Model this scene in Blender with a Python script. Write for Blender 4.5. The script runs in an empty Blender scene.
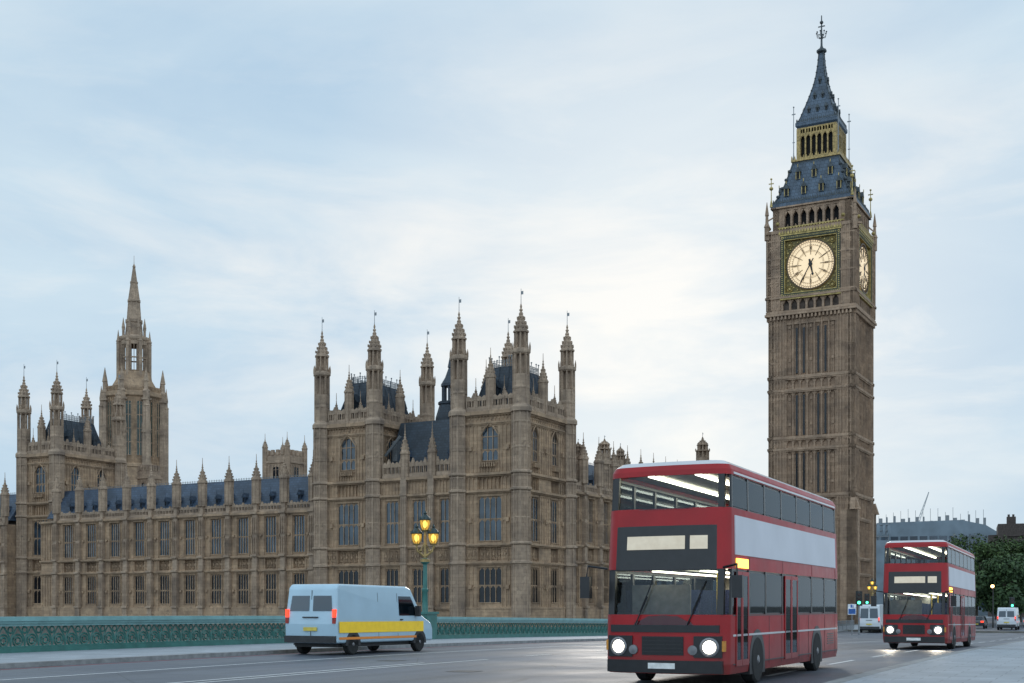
import bpy, math, random
from mathutils import Matrix, Vector
R = math.radians
S = bpy.context.scene
COL = S.collection
random.seed(7)

# ------------------------------------------------------------------ camera
EYE = 1.57
cam = bpy.data.cameras.new('camera'); camo = bpy.data.objects.new('camera', cam); COL.objects.link(camo)
camo.location = (0, 0, EYE); camo.rotation_euler = (R(90), 0, 0)
cam.sensor_width = 36; cam.sensor_fit = 'HORIZONTAL'
cam.lens = 36 * 1250 / 1024
cam.shift_y = (606 - 341.5) / 1024
cam.clip_start = 0.2; cam.clip_end = 9000
S.camera = camo

# ------------------------------------------------------------------ world / sun / exposure
W = bpy.data.worlds.new('World'); S.world = W; W.use_nodes = True
SUN_EL, SUN_AZ = R(14), R(8)          # azimuth measured from +Y towards +X
def build_world():
    nt = W.node_tree; nt.nodes.clear(); N = nt.nodes.new; L = nt.links.new
    out = N('ShaderNodeOutputWorld'); bg = N('ShaderNodeBackground'); L(bg.outputs[0], out.inputs[0])
    sky = N('ShaderNodeTexSky'); sky.sky_type = 'NISHITA'; sky.sun_disc = False
    sky.sun_elevation = SUN_EL; sky.sun_rotation = SUN_AZ; sky.air_density = 1.0; sky.dust_density = 1.0; sky.ozone_density = 2.0
    bg.inputs['Strength'].default_value = 0.10
    tc = N('ShaderNodeTexCoord')
    # broad soft cloud sheet
    mp = N('ShaderNodeMapping'); mp.inputs['Scale'].default_value = (1.3, 1.3, 3.6); mp.inputs['Location'].default_value = (3.7, 1.3, .2)
    L(tc.outputs['Generated'], mp.inputs[0])
    n1 = N('ShaderNodeTexNoise'); n1.inputs['Scale'].default_value = 2.1; n1.inputs['Detail'].default_value = 9; n1.inputs['Roughness'].default_value = 0.56; n1.inputs['Distortion'].default_value = 0.5
    L(mp.outputs[0], n1.inputs['Vector'])
    mp2 = N('ShaderNodeMapping'); mp2.inputs['Scale'].default_value = (2.6, 2.6, 9); mp2.inputs['Location'].default_value = (2.6, 5.2, .55)
    L(tc.outputs['Generated'], mp2.inputs[0])
    n2 = N('ShaderNodeTexNoise'); n2.inputs['Scale'].default_value = 1.9; n2.inputs['Detail'].default_value = 7; n2.inputs['Roughness'].default_value = 0.58; n2.inputs['Distortion'].default_value = 0.4
    L(mp2.outputs[0], n2.inputs['Vector'])
    r1 = N('ShaderNodeMapRange'); r1.inputs[1].default_value = .30; r1.inputs[2].default_value = .70; L(n1.outputs[0], r1.inputs[0])
    r2 = N('ShaderNodeMapRange'); r2.inputs[1].default_value = .46; r2.inputs[2].default_value = .74; r2.inputs[4].default_value = .75; L(n2.outputs[0], r2.inputs[0])
    base = N('ShaderNodeMixRGB'); base.inputs[1].default_value = (4.6, 6.3, 7.95, 1); base.inputs[2].default_value = (6.5, 7.9, 8.85, 1); L(r1.outputs[0], base.inputs[0])
    # brighter towards the hidden low sun
    dirv = Vector((math.sin(SUN_AZ)*math.cos(SUN_EL), math.cos(SUN_AZ)*math.cos(SUN_EL), math.sin(SUN_EL)))
    dot = N('ShaderNodeVectorMath'); dot.operation = 'DOT_PRODUCT'; dot.inputs[1].default_value = dirv; L(tc.outputs['Generated'], dot.inputs[0])
    gl = N('ShaderNodeMapRange'); gl.inputs[1].default_value = .955; gl.inputs[2].default_value = 1.0; L(dot.outputs['Value'], gl.inputs[0])
    sep = N('ShaderNodeSeparateXYZ'); L(tc.outputs['Generated'], sep.inputs[0])
    lowz = N('ShaderNodeMapRange'); lowz.inputs[1].default_value = .42; lowz.inputs[2].default_value = .24; lowz.inputs[3].default_value = .22; L(sep.outputs['Z'], lowz.inputs[0])
    hz = N('ShaderNodeMapRange'); hz.inputs[1].default_value = .04; hz.inputs[2].default_value = .20; hz.inputs[3].default_value = .25; L(sep.outputs['Z'], hz.inputs[0])
    a1 = N('ShaderNodeMath'); a1.operation = 'MULTIPLY'; L(r2.outputs[0], a1.inputs[0]); L(lowz.outputs[0], a1.inputs[1])
    a4 = N('ShaderNodeMath'); a4.operation = 'MULTIPLY'; L(a1.outputs[0], a4.inputs[0]); L(hz.outputs[0], a4.inputs[1])
    a2 = N('ShaderNodeMath'); a2.operation = 'MULTIPLY'; a2.inputs[1].default_value = .5; L(gl.outputs[0], a2.inputs[0])
    a3 = N('ShaderNodeMath'); a3.operation = 'ADD'; a3.use_clamp = True; L(a4.outputs[0], a3.inputs[0]); L(a2.outputs[0], a3.inputs[1])
    m2 = N('ShaderNodeMixRGB'); m2.inputs[2].default_value = (9.1, 9.2, 9.1, 1); L(a3.outputs[0], m2.inputs[0]); L(base.outputs[0], m2.inputs[1])
    m3 = N('ShaderNodeMixRGB'); m3.inputs[0].default_value = .96; L(sky.outputs[0], m3.inputs[1]); L(m2.outputs[0], m3.inputs[2])
    # sky behind the camera boosted, added fill light for the palace fronts
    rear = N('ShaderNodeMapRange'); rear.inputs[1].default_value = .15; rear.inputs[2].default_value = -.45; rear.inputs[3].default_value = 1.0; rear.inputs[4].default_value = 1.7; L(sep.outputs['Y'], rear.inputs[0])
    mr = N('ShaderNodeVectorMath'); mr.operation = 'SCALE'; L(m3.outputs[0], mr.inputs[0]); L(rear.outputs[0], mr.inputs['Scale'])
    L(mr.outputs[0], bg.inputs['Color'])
build_world()
sl = bpy.data.lights.new('sun', 'SUN'); sl.energy = 0.5; sl.angle = R(14); sl.color = (1, .93, .84)
so = bpy.data.objects.new('sun', sl); COL.objects.link(so); so.location = (0, 0, 120)
so.rotation_euler = Vector((-math.sin(SUN_AZ)*math.cos(SUN_EL), -math.cos(SUN_AZ)*math.cos(SUN_EL), -math.sin(SUN_EL))).to_track_quat('-Z', 'Y').to_euler()
S.view_settings.view_transform = 'Standard'; S.view_settings.look = 'None'; S.view_settings.gamma = 1; S.view_settings.exposure = 0.0
S.view_settings.use_curve_mapping = False
S.render.engine = 'CYCLES'
S.cycles.use_denoising = True
S.cycles.max_bounces = 5; S.cycles.diffuse_bounces = 3; S.cycles.transparent_max_bounces = 12
S.cycles.sample_clamp_indirect = 4

# ------------------------------------------------------------------ materials
MATS = {}
def nodes_of(m):
    nt = m.node_tree
    return nt, nt.nodes.new, nt.links.new, nt.nodes['Principled BSDF']
def plain(name, col, rough=.6, metal=0, var=.25, scale=6, bump=0.0, spec=.5, emit=None, estr=0, coat=0):
    m = bpy.data.materials.new(name); m.use_nodes = True
    nt, N, L, b = nodes_of(m)
    tc = N('ShaderNodeTexCoord'); n = N('ShaderNodeTexNoise'); n.inputs['Scale'].default_value = scale; n.inputs['Detail'].default_value = 5
    L(tc.outputs['Object'], n.inputs['Vector'])
    cr = N('ShaderNodeValToRGB')
    cr.color_ramp.elements[0].position = .3; cr.color_ramp.elements[1].position = .7
    cr.color_ramp.elements[0].color = tuple(c * (1 - var) for c in col) + (1,)
    cr.color_ramp.elements[1].color = tuple(min(1, c * (1 + var)) for c in col) + (1,)
    L(n.outputs[0], cr.inputs[0]); L(cr.outputs[0], b.inputs['Base Color'])
    b.inputs['Roughness'].default_value = rough; b.inputs['Metallic'].default_value = metal
    b.inputs['Specular IOR Level'].default_value = spec
    if coat: b.inputs['Coat Weight'].default_value = coat; b.inputs['Coat Roughness'].default_value = .08
    if bump:
        bp = N('ShaderNodeBump'); bp.inputs['Strength'].default_value = bump; bp.inputs['Distance'].default_value = .02
        L(n.outputs[0], bp.inputs['Height']); L(bp.outputs[0], b.inputs['Normal'])
    if emit:
        b.inputs['Emission Color'].default_value = tuple(emit) + (1,); b.inputs['Emission Strength'].default_value = estr
    MATS[name] = m
    return m
def stone(name, a, bcol, dark, bw=1.1, bh=.42, soot=.55):
    m = bpy.data.materials.new(name); m.use_nodes = True
    nt, N, L, b = nodes_of(m)
    tc = N('ShaderNodeTexCoord'); sp = N('ShaderNodeSeparateXYZ'); L(tc.outputs['Object'], sp.inputs[0])
    ad = N('ShaderNodeMath'); ad.operation = 'ADD'; L(sp.outputs[0], ad.inputs[0]); L(sp.outputs[1], ad.inputs[1])
    cb = N('ShaderNodeCombineXYZ'); L(ad.outputs[0], cb.inputs[0]); L(sp.outputs[2], cb.inputs[1])
    br = N('ShaderNodeTexBrick'); L(cb.outputs[0], br.inputs['Vector'])
    br.inputs['Scale'].default_value = 1; br.inputs['Brick Width'].default_value = bw; br.inputs['Row Height'].default_value = bh
    br.inputs['Mortar Size'].default_value = .012; br.inputs['Bias'].default_value = 0
    br.inputs['Color1'].default_value = a + (1,); br.inputs['Color2'].default_value = bcol + (1,)
    br.inputs['Mortar'].default_value = tuple(c * .6 for c in a) + (1,)
    n1 = N('ShaderNodeTexNoise'); n1.inputs['Scale'].default_value = .35; n1.inputs['Detail'].default_value = 8; n1.inputs['Roughness'].default_value = .65
    L(tc.outputs['Object'], n1.inputs['Vector'])
    mp = N('ShaderNodeMapping'); mp.inputs['Scale'].default_value = (1.6, 1.6, .22); L(tc.outputs['Object'], mp.inputs[0])
    n2 = N('ShaderNodeTexNoise'); n2.inputs['Scale'].default_value = 1.0; n2.inputs['Detail'].default_value = 6; n2.inputs['Roughness'].default_value = .7; L(mp.outputs[0], n2.inputs['Vector'])
    r1 = N('ShaderNodeMapRange'); r1.inputs[1].default_value = .38; r1.inputs[2].default_value = .68; r1.inputs[4].default_value = soot; L(n1.outputs[0], r1.inputs[0])
    r2 = N('ShaderNodeMapRange'); r2.inputs[1].default_value = .45; r2.inputs[2].default_value = .72; r2.inputs[4].default_value = soot; L(n2.outputs[0], r2.inputs[0])
    mx = N('ShaderNodeMath'); mx.operation = 'MAXIMUM'; L(r1.outputs[0], mx.inputs[0]); L(r2.outputs[0], mx.inputs[1])
    n4 = N('ShaderNodeTexNoise'); n4.inputs['Scale'].default_value = 1.9; n4.inputs['Detail'].default_value = 9; n4.inputs['Roughness'].default_value = .72; L(tc.outputs['Object'], n4.inputs['Vector'])
    r4 = N('ShaderNodeMapRange'); r4.inputs[1].default_value = .49; r4.inputs[2].default_value = .66; r4.inputs[4].default_value = soot*.95; L(n4.outputs[0], r4.inputs[0])
    mx4 = N('ShaderNodeMath'); mx4.operation = 'MAXIMUM'; L(mx.outputs[0], mx4.inputs[0]); L(r4.outputs[0], mx4.inputs[1]); mx = mx4
    m1 = N('ShaderNodeMixRGB'); m1.inputs[2].default_value = dark + (1,); L(mx.outputs[0], m1.inputs[0]); L(br.outputs[0], m1.inputs[1])
    L(m1.outputs[0], b.inputs['Base Color']); b.inputs['Roughness'].default_value = .9; b.inputs['Specular IOR Level'].default_value = .2
    n3 = N('ShaderNodeTexNoise'); n3.inputs['Scale'].default_value = 5; n3.inputs['Detail'].default_value = 6; L(tc.outputs['Object'], n3.inputs['Vector'])
    a2 = N('ShaderNodeMath'); a2.operation = 'MULTIPLY_ADD'; a2.inputs[1].default_value = -.6; L(br.outputs['Fac'], a2.inputs[0]); L(n3.outputs[0], a2.inputs[2])
    bp = N('ShaderNodeBump'); bp.inputs['Strength'].default_value = .5; bp.inputs['Distance'].default_value = .06; L(a2.outputs[0], bp.inputs['Height']); L(bp.outputs[0], b.inputs['Normal'])
    MATS[name] = m; return m
def glassy(name, tint, alpha, rough=.03):
    m = bpy.data.materials.new(name); m.use_nodes = True
    nt = m.node_tree; nt.nodes.clear(); N = nt.nodes.new; L = nt.links.new
    out = N('ShaderNodeOutputMaterial'); mix = N('ShaderNodeMixShader'); tr = N('ShaderNodeBsdfTransparent'); gl = N('ShaderNodeBsdfGlossy')
    tr.inputs[0].default_value = tint + (1,); gl.inputs[0].default_value = (.62, .68, .74, 1); gl.inputs['Roughness'].default_value = rough
    fr = N('ShaderNodeFresnel'); fr.inputs[0].default_value = 1.38
    ad = N('ShaderNodeMath'); ad.operation = 'ADD'; ad.inputs[1].default_value = alpha; ad.use_clamp = True; L(fr.outputs[0], ad.inputs[0])
    L(ad.outputs[0], mix.inputs[0]); L(tr.outputs[0], mix.inputs[1]); L(gl.outputs[0], mix.inputs[2]); L(mix.outputs[0], out.inputs[0])
    MATS[name] = m; return m
def roofmat(name, col, seam=.55, rough=.45, row=.35):
    m = bpy.data.materials.new(name); m.use_nodes = True
    nt, N, L, b = nodes_of(m)
    tc = N('ShaderNodeTexCoord'); sp = N('ShaderNodeSeparateXYZ'); L(tc.outputs['Object'], sp.inputs[0])
    ad = N('ShaderNodeMath'); ad.operation = 'ADD'; L(sp.outputs[0], ad.inputs[0]); L(sp.outputs[1], ad.inputs[1])
    cb = N('ShaderNodeCombineXYZ'); L(ad.outputs[0], cb.inputs[0]); L(sp.outputs[2], cb.inputs[1])
    br = N('ShaderNodeTexBrick'); br.offset = 0.5; L(cb.outputs[0], br.inputs['Vector']); br.inputs['Scale'].default_value = 1
    br.inputs['Brick Width'].default_value = seam; br.inputs['Row Height'].default_value = row; br.inputs['Mortar Size'].default_value = .02
    br.inputs['Color1'].default_value = col + (1,); br.inputs['Color2'].default_value = tuple(c * 1.5 for c in col) + (1,)
    br.inputs['Mortar'].default_value = tuple(c * .45 for c in col) + (1,)
    n = N('ShaderNodeTexNoise'); n.inputs['Scale'].default_value = .5; n.inputs['Detail'].default_value = 7; L(tc.outputs['Object'], n.inputs['Vector'])
    m1 = N('ShaderNodeMixRGB'); m1.blend_type = 'MULTIPLY'; m1.inputs[0].default_value = .75; L(br.outputs[0], m1.inputs[1])
    cr = N('ShaderNodeValToRGB'); cr.color_ramp.elements[0].position = .3; cr.color_ramp.elements[1].position = .65
    cr.color_ramp.elements[0].color = (.45, .45, .45, 1); L(n.outputs[0], cr.inputs[0]); L(cr.outputs[0], m1.inputs[2])
    L(m1.outputs[0], b.inputs['Base Color']); b.inputs['Roughness'].default_value = rough
    bp = N('ShaderNodeBump'); bp.inputs['Strength'].default_value = .6; bp.inputs['Distance'].default_value = .04; bp.invert = True; L(br.outputs['Fac'], bp.inputs['Height']); L(bp.outputs[0], b.inputs['Normal'])
    MATS[name] = m; return m

stone('limestone', (.57, .39, .25), (.44, .295, .19), (.085, .067, .058), soot=.68)
stone('tower_stone', (.53, .365, .25), (.41, .275, .185), (.09, .069, .06), 1.3, .5, soot=.62)
stone('pale_stone', (.55, .40, .285), (.43, .31, .22), (.095, .076, .068), soot=.68)
roofmat('slate', (.045, .068, .105))
roofmat('iron_roof', (.06, .088, .125), .6, .42, .6)
roofmat('dark_roof', (.028, .04, .055), .5, .5)
plain('window_glass', (.028, .048, .068), .1, .0, .7, .55, spec=.7, bump=.25)
plain('dark_glass', (.010, .012, .016), .15, 0, .6, .6, spec=.35, bump=.25)
plain('void_black', (.012, .012, .013), .9)
plain('gilding', (.36, .25, .10), .45, .45, .45, 3)
plain('gold_dull', (.42, .31, .11), .5, .35, .45, 2)
plain('dial_glass', (.5, .43, .32), .4, 0, .06, 1.2, emit=(1, .76, .45), estr=.72)
plain('dial_iron', (.035, .028, .02), .5)
plain('bridge_green', (.04, .155, .135), .4, 0, .2, 3)
plain('rail_green_lit', (.19, .36, .36), .32, 0, .15, 2)  # parapet green lightened: sunlit top and sky reflection put into the colour
plain('kerb_stone', (.26, .26, .26), .8, 0, .25, 4, .3)
plain('lamp_glow', (.8, .6, .2), .4, emit=(1, .80, .34), estr=3.2)
def amber_glass():
    m = bpy.data.materials.new('amber_glass'); m.use_nodes = True
    nt = m.node_tree; nt.nodes.clear(); N = nt.nodes.new; L = nt.links.new
    out = N('ShaderNodeOutputMaterial'); mix = N('ShaderNodeMixShader'); mix.inputs[0].default_value = .55
    tr = N('ShaderNodeBsdfTransparent'); tr.inputs[0].default_value = (1, .85, .4, 1); em = N('ShaderNodeEmission'); em.inputs[0].default_value = (1, .60, .11, 1); em.inputs[1].default_value = .95
    L(tr.outputs[0], mix.inputs[1]); L(em.outputs[0], mix.inputs[2]); L(mix.outputs[0], out.inputs[0]); MATS['amber_glass'] = m
amber_glass()
plain('street_glow', (.9, .6, .3), .4, emit=(1, .55, .2), estr=6)
plain('green_glow', (.1, .8, .5), .4, emit=(.08, 1, .45), estr=4)
plain('dead_lens', (.03, .012, .01), .25)
plain('head_glow', (1, 1, .9), .2, emit=(1, .92, .75), estr=5)
plain('tail_glow', (.8, .05, .02), .3, emit=(1, .06, .02), estr=1.5)
plain('amber_glow', (.9, .5, .1), .4, emit=(1, .55, .07), estr=3)
plain('white_glow', (.25, .24, .2), .4, emit=(1, .90, .70), estr=.42)
plain('tube_glow', (1, 1, .9), .4, emit=(1, .93, .72), estr=9)
plain('bus_red', (.35, .006, .010), .35, 0, .14, 1.2, spec=.35, coat=.12)
def grime():
    m = MATS['bus_red']; nt, N, L, b = nodes_of(m)
    src = b.inputs['Base Color'].links[0].from_socket
    tc = N('ShaderNodeTexCoord'); sp = N('ShaderNodeSeparateXYZ'); L(tc.outputs['Object'], sp.inputs[0])
    n = N('ShaderNodeTexNoise'); n.inputs['Scale'].default_value = 3; n.inputs['Detail'].default_value = 7; n.inputs['Roughness'].default_value = .7; L(tc.outputs['Object'], n.inputs['Vector'])
    h = N('ShaderNodeMapRange'); h.inputs[1].default_value = 1.1; h.inputs[2].default_value = .3; h.inputs[4].default_value = .9; L(sp.outputs[2], h.inputs[0])
    mu = N('ShaderNodeMath'); mu.operation = 'MULTIPLY'; L(h.outputs[0], mu.inputs[0]); L(n.outputs[0], mu.inputs[1])
    mx = N('ShaderNodeMixRGB'); mx.inputs[2].default_value = (.07, .055, .045, 1); L(mu.outputs[0], mx.inputs[0]); L(src, mx.inputs[1]); L(mx.outputs[0], b.inputs['Base Color'])
    r = N('ShaderNodeMapRange'); r.inputs[3].default_value = .28; r.inputs[4].default_value = .55; L(n.outputs[0], r.inputs[0]); L(r.outputs[0], b.inputs['Roughness'])
grime()
plain('bus_white', (.60, .585, .60), .3, 0, .05, 1.2, coat=.4)
plain('advert_white', (.62, .62, .67), .45, 0, .06, .8)
plain('bus_black', (.012, .012, .014), .3)
plain('seat_blue', (.05, .07, .16), .9, 0, .4, 30)
plain('bus_inside', (.30, .29, .26), .7)
plain('rubber', (.018, .018, .018), .85)
plain('rim_grey', (.22, .22, .23), .35, .6)
glassy('bus_glass', (.62, .68, .69), .0)
glassy('car_glass', (.12, .15, .17), .10)
plain('van_white', (.62, .65, .68), .3, 0, .06, 1, coat=.5)
plain('van_blue', (.42, .58, .68), .3, 0, .06, 1, coat=.5)
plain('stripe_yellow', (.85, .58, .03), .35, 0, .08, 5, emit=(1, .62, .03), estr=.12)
plain('stripe_orange', (.85, .27, .04), .4, 0, .08, 5)
plain('car_dark', (.03, .03, .035), .25, 0, .1, 1, coat=.6)
plain('car_silver', (.42, .42, .42), .3, .2, .1, 1, coat=.5)
plain('plastic_dark', (.03, .03, .032), .6)
plain('plate_yellow', (.65, .5, .08), .5)
plain('plate_white', (.7, .7, .68), .5)
plain('steel_grey', (.22, .23, .24), .45, .5, .2)
plain('dead_red', (.35, .03, .02), .25)
plain('sign_blue', (.02, .10, .33), .4)
plain('sign_white', (.75, .76, .78), .4)
plain('black_paint', (.015, .016, .016), .35)
plain('bark', (.06, .048, .036), .9, 0, .4, 8, .6)
plain('crane_white', (.5, .5, .5), .5)
plain('office_panel', (.17, .215, .255), .4, .2, .25, .25)
plain('office_glass', (.03, .05, .075), .2, 0, .5, .15, spec=.9)
plain('brick_dark', (.07, .055, .048), .9, 0, .35, 3)
plain('skin', (.45, .3, .22), .6)
plain('paint_white', (.62, .62, .62), .65, 0, .22, 9)
plain('paint_red', (.34, .07, .07), .75, 0, .25, 9)
plain('iron_trim0', (.04, .04, .042), .5, .4, .3, 12)
plain('earth', (.10, .10, .09), .95, 0, .3, .2)
plain('river_wall', (.16, .15, .13), .9, 0, .35, .8, .4)
def leafmat(name, a, bcol):
    m = bpy.data.materials.new(name); m.use_nodes = True
    nt, N, L, b = nodes_of(m)
    g = N('ShaderNodeNewGeometry'); cr = N('ShaderNodeValToRGB'); cr.color_ramp.elements[0].color = a + (1,); cr.color_ramp.elements[1].color = bcol + (1,)
    L(g.outputs['Random Per Island'], cr.inputs[0]); L(cr.outputs[0], b.inputs['Base Color']); b.inputs['Roughness'].default_value = .65; b.inputs['Specular IOR Level'].default_value = .25
    MATS[name] = m
leafmat('leaf', (.025, .05, .016), (.085, .13, .04))
leafmat('leaf_deep', (.02, .043, .018), (.07, .115, .042))
def asphalt():
    m = bpy.data.materials.new('asphalt'); m.use_nodes = True
    nt, N, L, b = nodes_of(m)
    tc = N('ShaderNodeTexCoord')
    n1 = N('ShaderNodeTexNoise'); n1.inputs['Scale'].default_value = 45; n1.inputs['Detail'].default_value = 4; L(tc.outputs['Object'], n1.inputs['Vector'])
    mp = N('ShaderNodeMapping'); mp.inputs['Scale'].default_value = (.55, .05, 1); L(tc.outputs['Object'], mp.inputs[0])
    n2 = N('ShaderNodeTexNoise'); n2.inputs['Scale'].default_value = 1.2; n2.inputs['Detail'].default_value = 7; n2.inputs['Roughness'].default_value = .65; L(mp.outputs[0], n2.inputs['Vector'])
    n3 = N('ShaderNodeTexNoise'); n3.inputs['Scale'].default_value = .25; n3.inputs['Detail'].default_value = 6; L(tc.outputs['Object'], n3.inputs['Vector'])
    c1 = N('ShaderNodeValToRGB'); c1.color_ramp.elements[0].color = (.058, .065, .082, 1); c1.color_ramp.elements[1].color = (.125, .138, .168, 1)
    c1.color_ramp.elements[0].position = .33; c1.color_ramp.elements[1].position = .68
    av = N('ShaderNodeMixRGB'); av.inputs[0].default_value = .5; L(n2.outputs[0], av.inputs[1]); L(n3.outputs[0], av.inputs[2]); L(av.outputs[0], c1.inputs[0])
    mu = N('ShaderNodeMixRGB'); mu.blend_type = 'OVERLAY'; mu.inputs[0].default_value = .45; L(c1.outputs[0], mu.inputs[1]); L(n1.outputs[0], mu.inputs[2])
    # utility patches, tyre tracks and cracks
    br = N('ShaderNodeTexBrick'); br.inputs['Scale'].default_value = 1; br.inputs['Brick Width'].default_value = 3.4; br.inputs['Row Height'].default_value = 7.5; br.inputs['Mortar Size'].default_value = .03; br.offset = .37
    br.inputs['Color1'].default_value = (.82, .82, .82, 1); br.inputs['Color2'].default_value = (1.12, 1.12, 1.12, 1); br.inputs['Mortar'].default_value = (.62, .62, .62, 1); L(tc.outputs['Object'], br.inputs['Vector'])
    m5 = N('ShaderNodeMixRGB'); m5.blend_type = 'MULTIPLY'; m5.inputs[0].default_value = .8; L(mu.outputs[0], m5.inputs[1]); L(br.outputs[0], m5.inputs[2])
    sx = N('ShaderNodeSeparateXYZ'); L(tc.outputs['Object'], sx.inputs[0])
    wv = N('ShaderNodeMath'); wv.operation = 'MULTIPLY'; wv.inputs[1].default_value = 2*math.pi/1.75; L(sx.outputs[0], wv.inputs[0])
    sn = N('ShaderNodeMath'); sn.operation = 'SINE'; L(wv.outputs[0], sn.inputs[0])
    tk = N('ShaderNodeMapRange'); tk.inputs[1].default_value = .2; tk.inputs[2].default_value = 1.0; tk.inputs[3].default_value = 1.0; tk.inputs[4].default_value = .80; L(sn.outputs[0], tk.inputs[0])
    vo = N('ShaderNodeTexVoronoi'); vo.feature = 'DISTANCE_TO_EDGE'; vo.inputs['Scale'].default_value = .28
    wn = N('ShaderNodeMixRGB'); wn.inputs[0].default_value = .12; L(tc.outputs['Object'], wn.inputs[1]); L(n2.outputs['Color'], wn.inputs[2]); L(tc.outputs['Object'], vo.inputs['Vector'])
    vr = N('ShaderNodeMapRange'); vr.inputs[1].default_value = .002; vr.inputs[2].default_value = .006; vr.inputs[3].default_value = .55; L(vo.outputs['Distance'], vr.inputs[0])
    tv = N('ShaderNodeMath'); tv.operation = 'MULTIPLY'; L(tk.outputs[0], tv.inputs[0]); L(vr.outputs[0], tv.inputs[1])
    m6 = N('ShaderNodeVectorMath'); m6.operation = 'SCALE'; L(m5.outputs[0], m6.inputs[0]); L(tv.outputs[0], m6.inputs['Scale'])
    L(m6.outputs[0], b.inputs['Base Color'])
    rr = N('ShaderNodeMapRange'); rr.inputs[1].default_value = .35; rr.inputs[2].default_value = .65; rr.inputs[3].default_value = .42; rr.inputs[4].default_value = .62; L(n3.outputs[0], rr.inputs[0]); L(rr.outputs[0], b.inputs['Roughness'])
    bp = N('ShaderNodeBump'); bp.inputs['Strength'].default_value = .35; bp.inputs['Distance'].default_value = .01; L(n1.outputs[0], bp.inputs['Height']); L(bp.outputs[0], b.inputs['Normal'])
    MATS['asphalt'] = m
asphalt()
def paving():
    m = bpy.data.materials.new('paving'); m.use_nodes = True
    nt, N, L, b = nodes_of(m)
    tc = N('ShaderNodeTexCoord'); br = N('ShaderNodeTexBrick'); L(tc.outputs['Object'], br.inputs['Vector'])
    br.inputs['Scale'].default_value = 1; br.inputs['Brick Width'].default_value = .9; br.inputs['Row Height'].default_value = .6; br.inputs['Mortar Size'].default_value = .008
    br.inputs['Color1'].default_value = (.27, .295, .325, 1); br.inputs['Color2'].default_value = (.32, .345, .375, 1); br.inputs['Mortar'].default_value = (.10, .10, .105, 1)
    n = N('ShaderNodeTexNoise'); n.inputs['Scale'].default_value = .8; n.inputs['Detail'].default_value = 8; n.inputs['Roughness'].default_value = .7; L(tc.outputs['Object'], n.inputs['Vector'])
    mu = N('ShaderNodeMixRGB'); mu.blend_type = 'OVERLAY'; mu.inputs[0].default_value = .5; L(br.outputs[0], mu.inputs[1]); L(n.outputs[0], mu.inputs[2])
    L(mu.outputs[0], b.inputs['Base Color']); b.inputs['Roughness'].default_value = .55
    bp = N('ShaderNodeBump'); bp.inputs['Strength'].default_value = .25; bp.inputs['Distance'].default_value = .01; bp.invert = True; L(br.outputs['Fac'], bp.inputs['Height']); L(bp.outputs[0], b.inputs['Normal'])
    MATS['paving'] = m
paving()
def watermat():
    m = bpy.data.materials.new('river_water'); m.use_nodes = True
    nt, N, L, b = nodes_of(m)
    b.inputs['Base Color'].default_value = (.045, .05, .045, 1); b.inputs['Roughness'].default_value = .12
    tc = N('ShaderNodeTexCoord'); n = N('ShaderNodeTexNoise'); n.inputs['Scale'].default_value = .6; n.inputs['Detail'].default_value = 6; L(tc.outputs['Object'], n.inputs['Vector'])
    bp = N('ShaderNodeBump'); bp.inputs['Strength'].default_value = .5; bp.inputs['Distance'].default_value = .3; L(n.outputs[0], bp.inputs['Height']); L(bp.outputs[0], b.inputs['Normal'])
    MATS['river_water'] = m
watermat()

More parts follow.
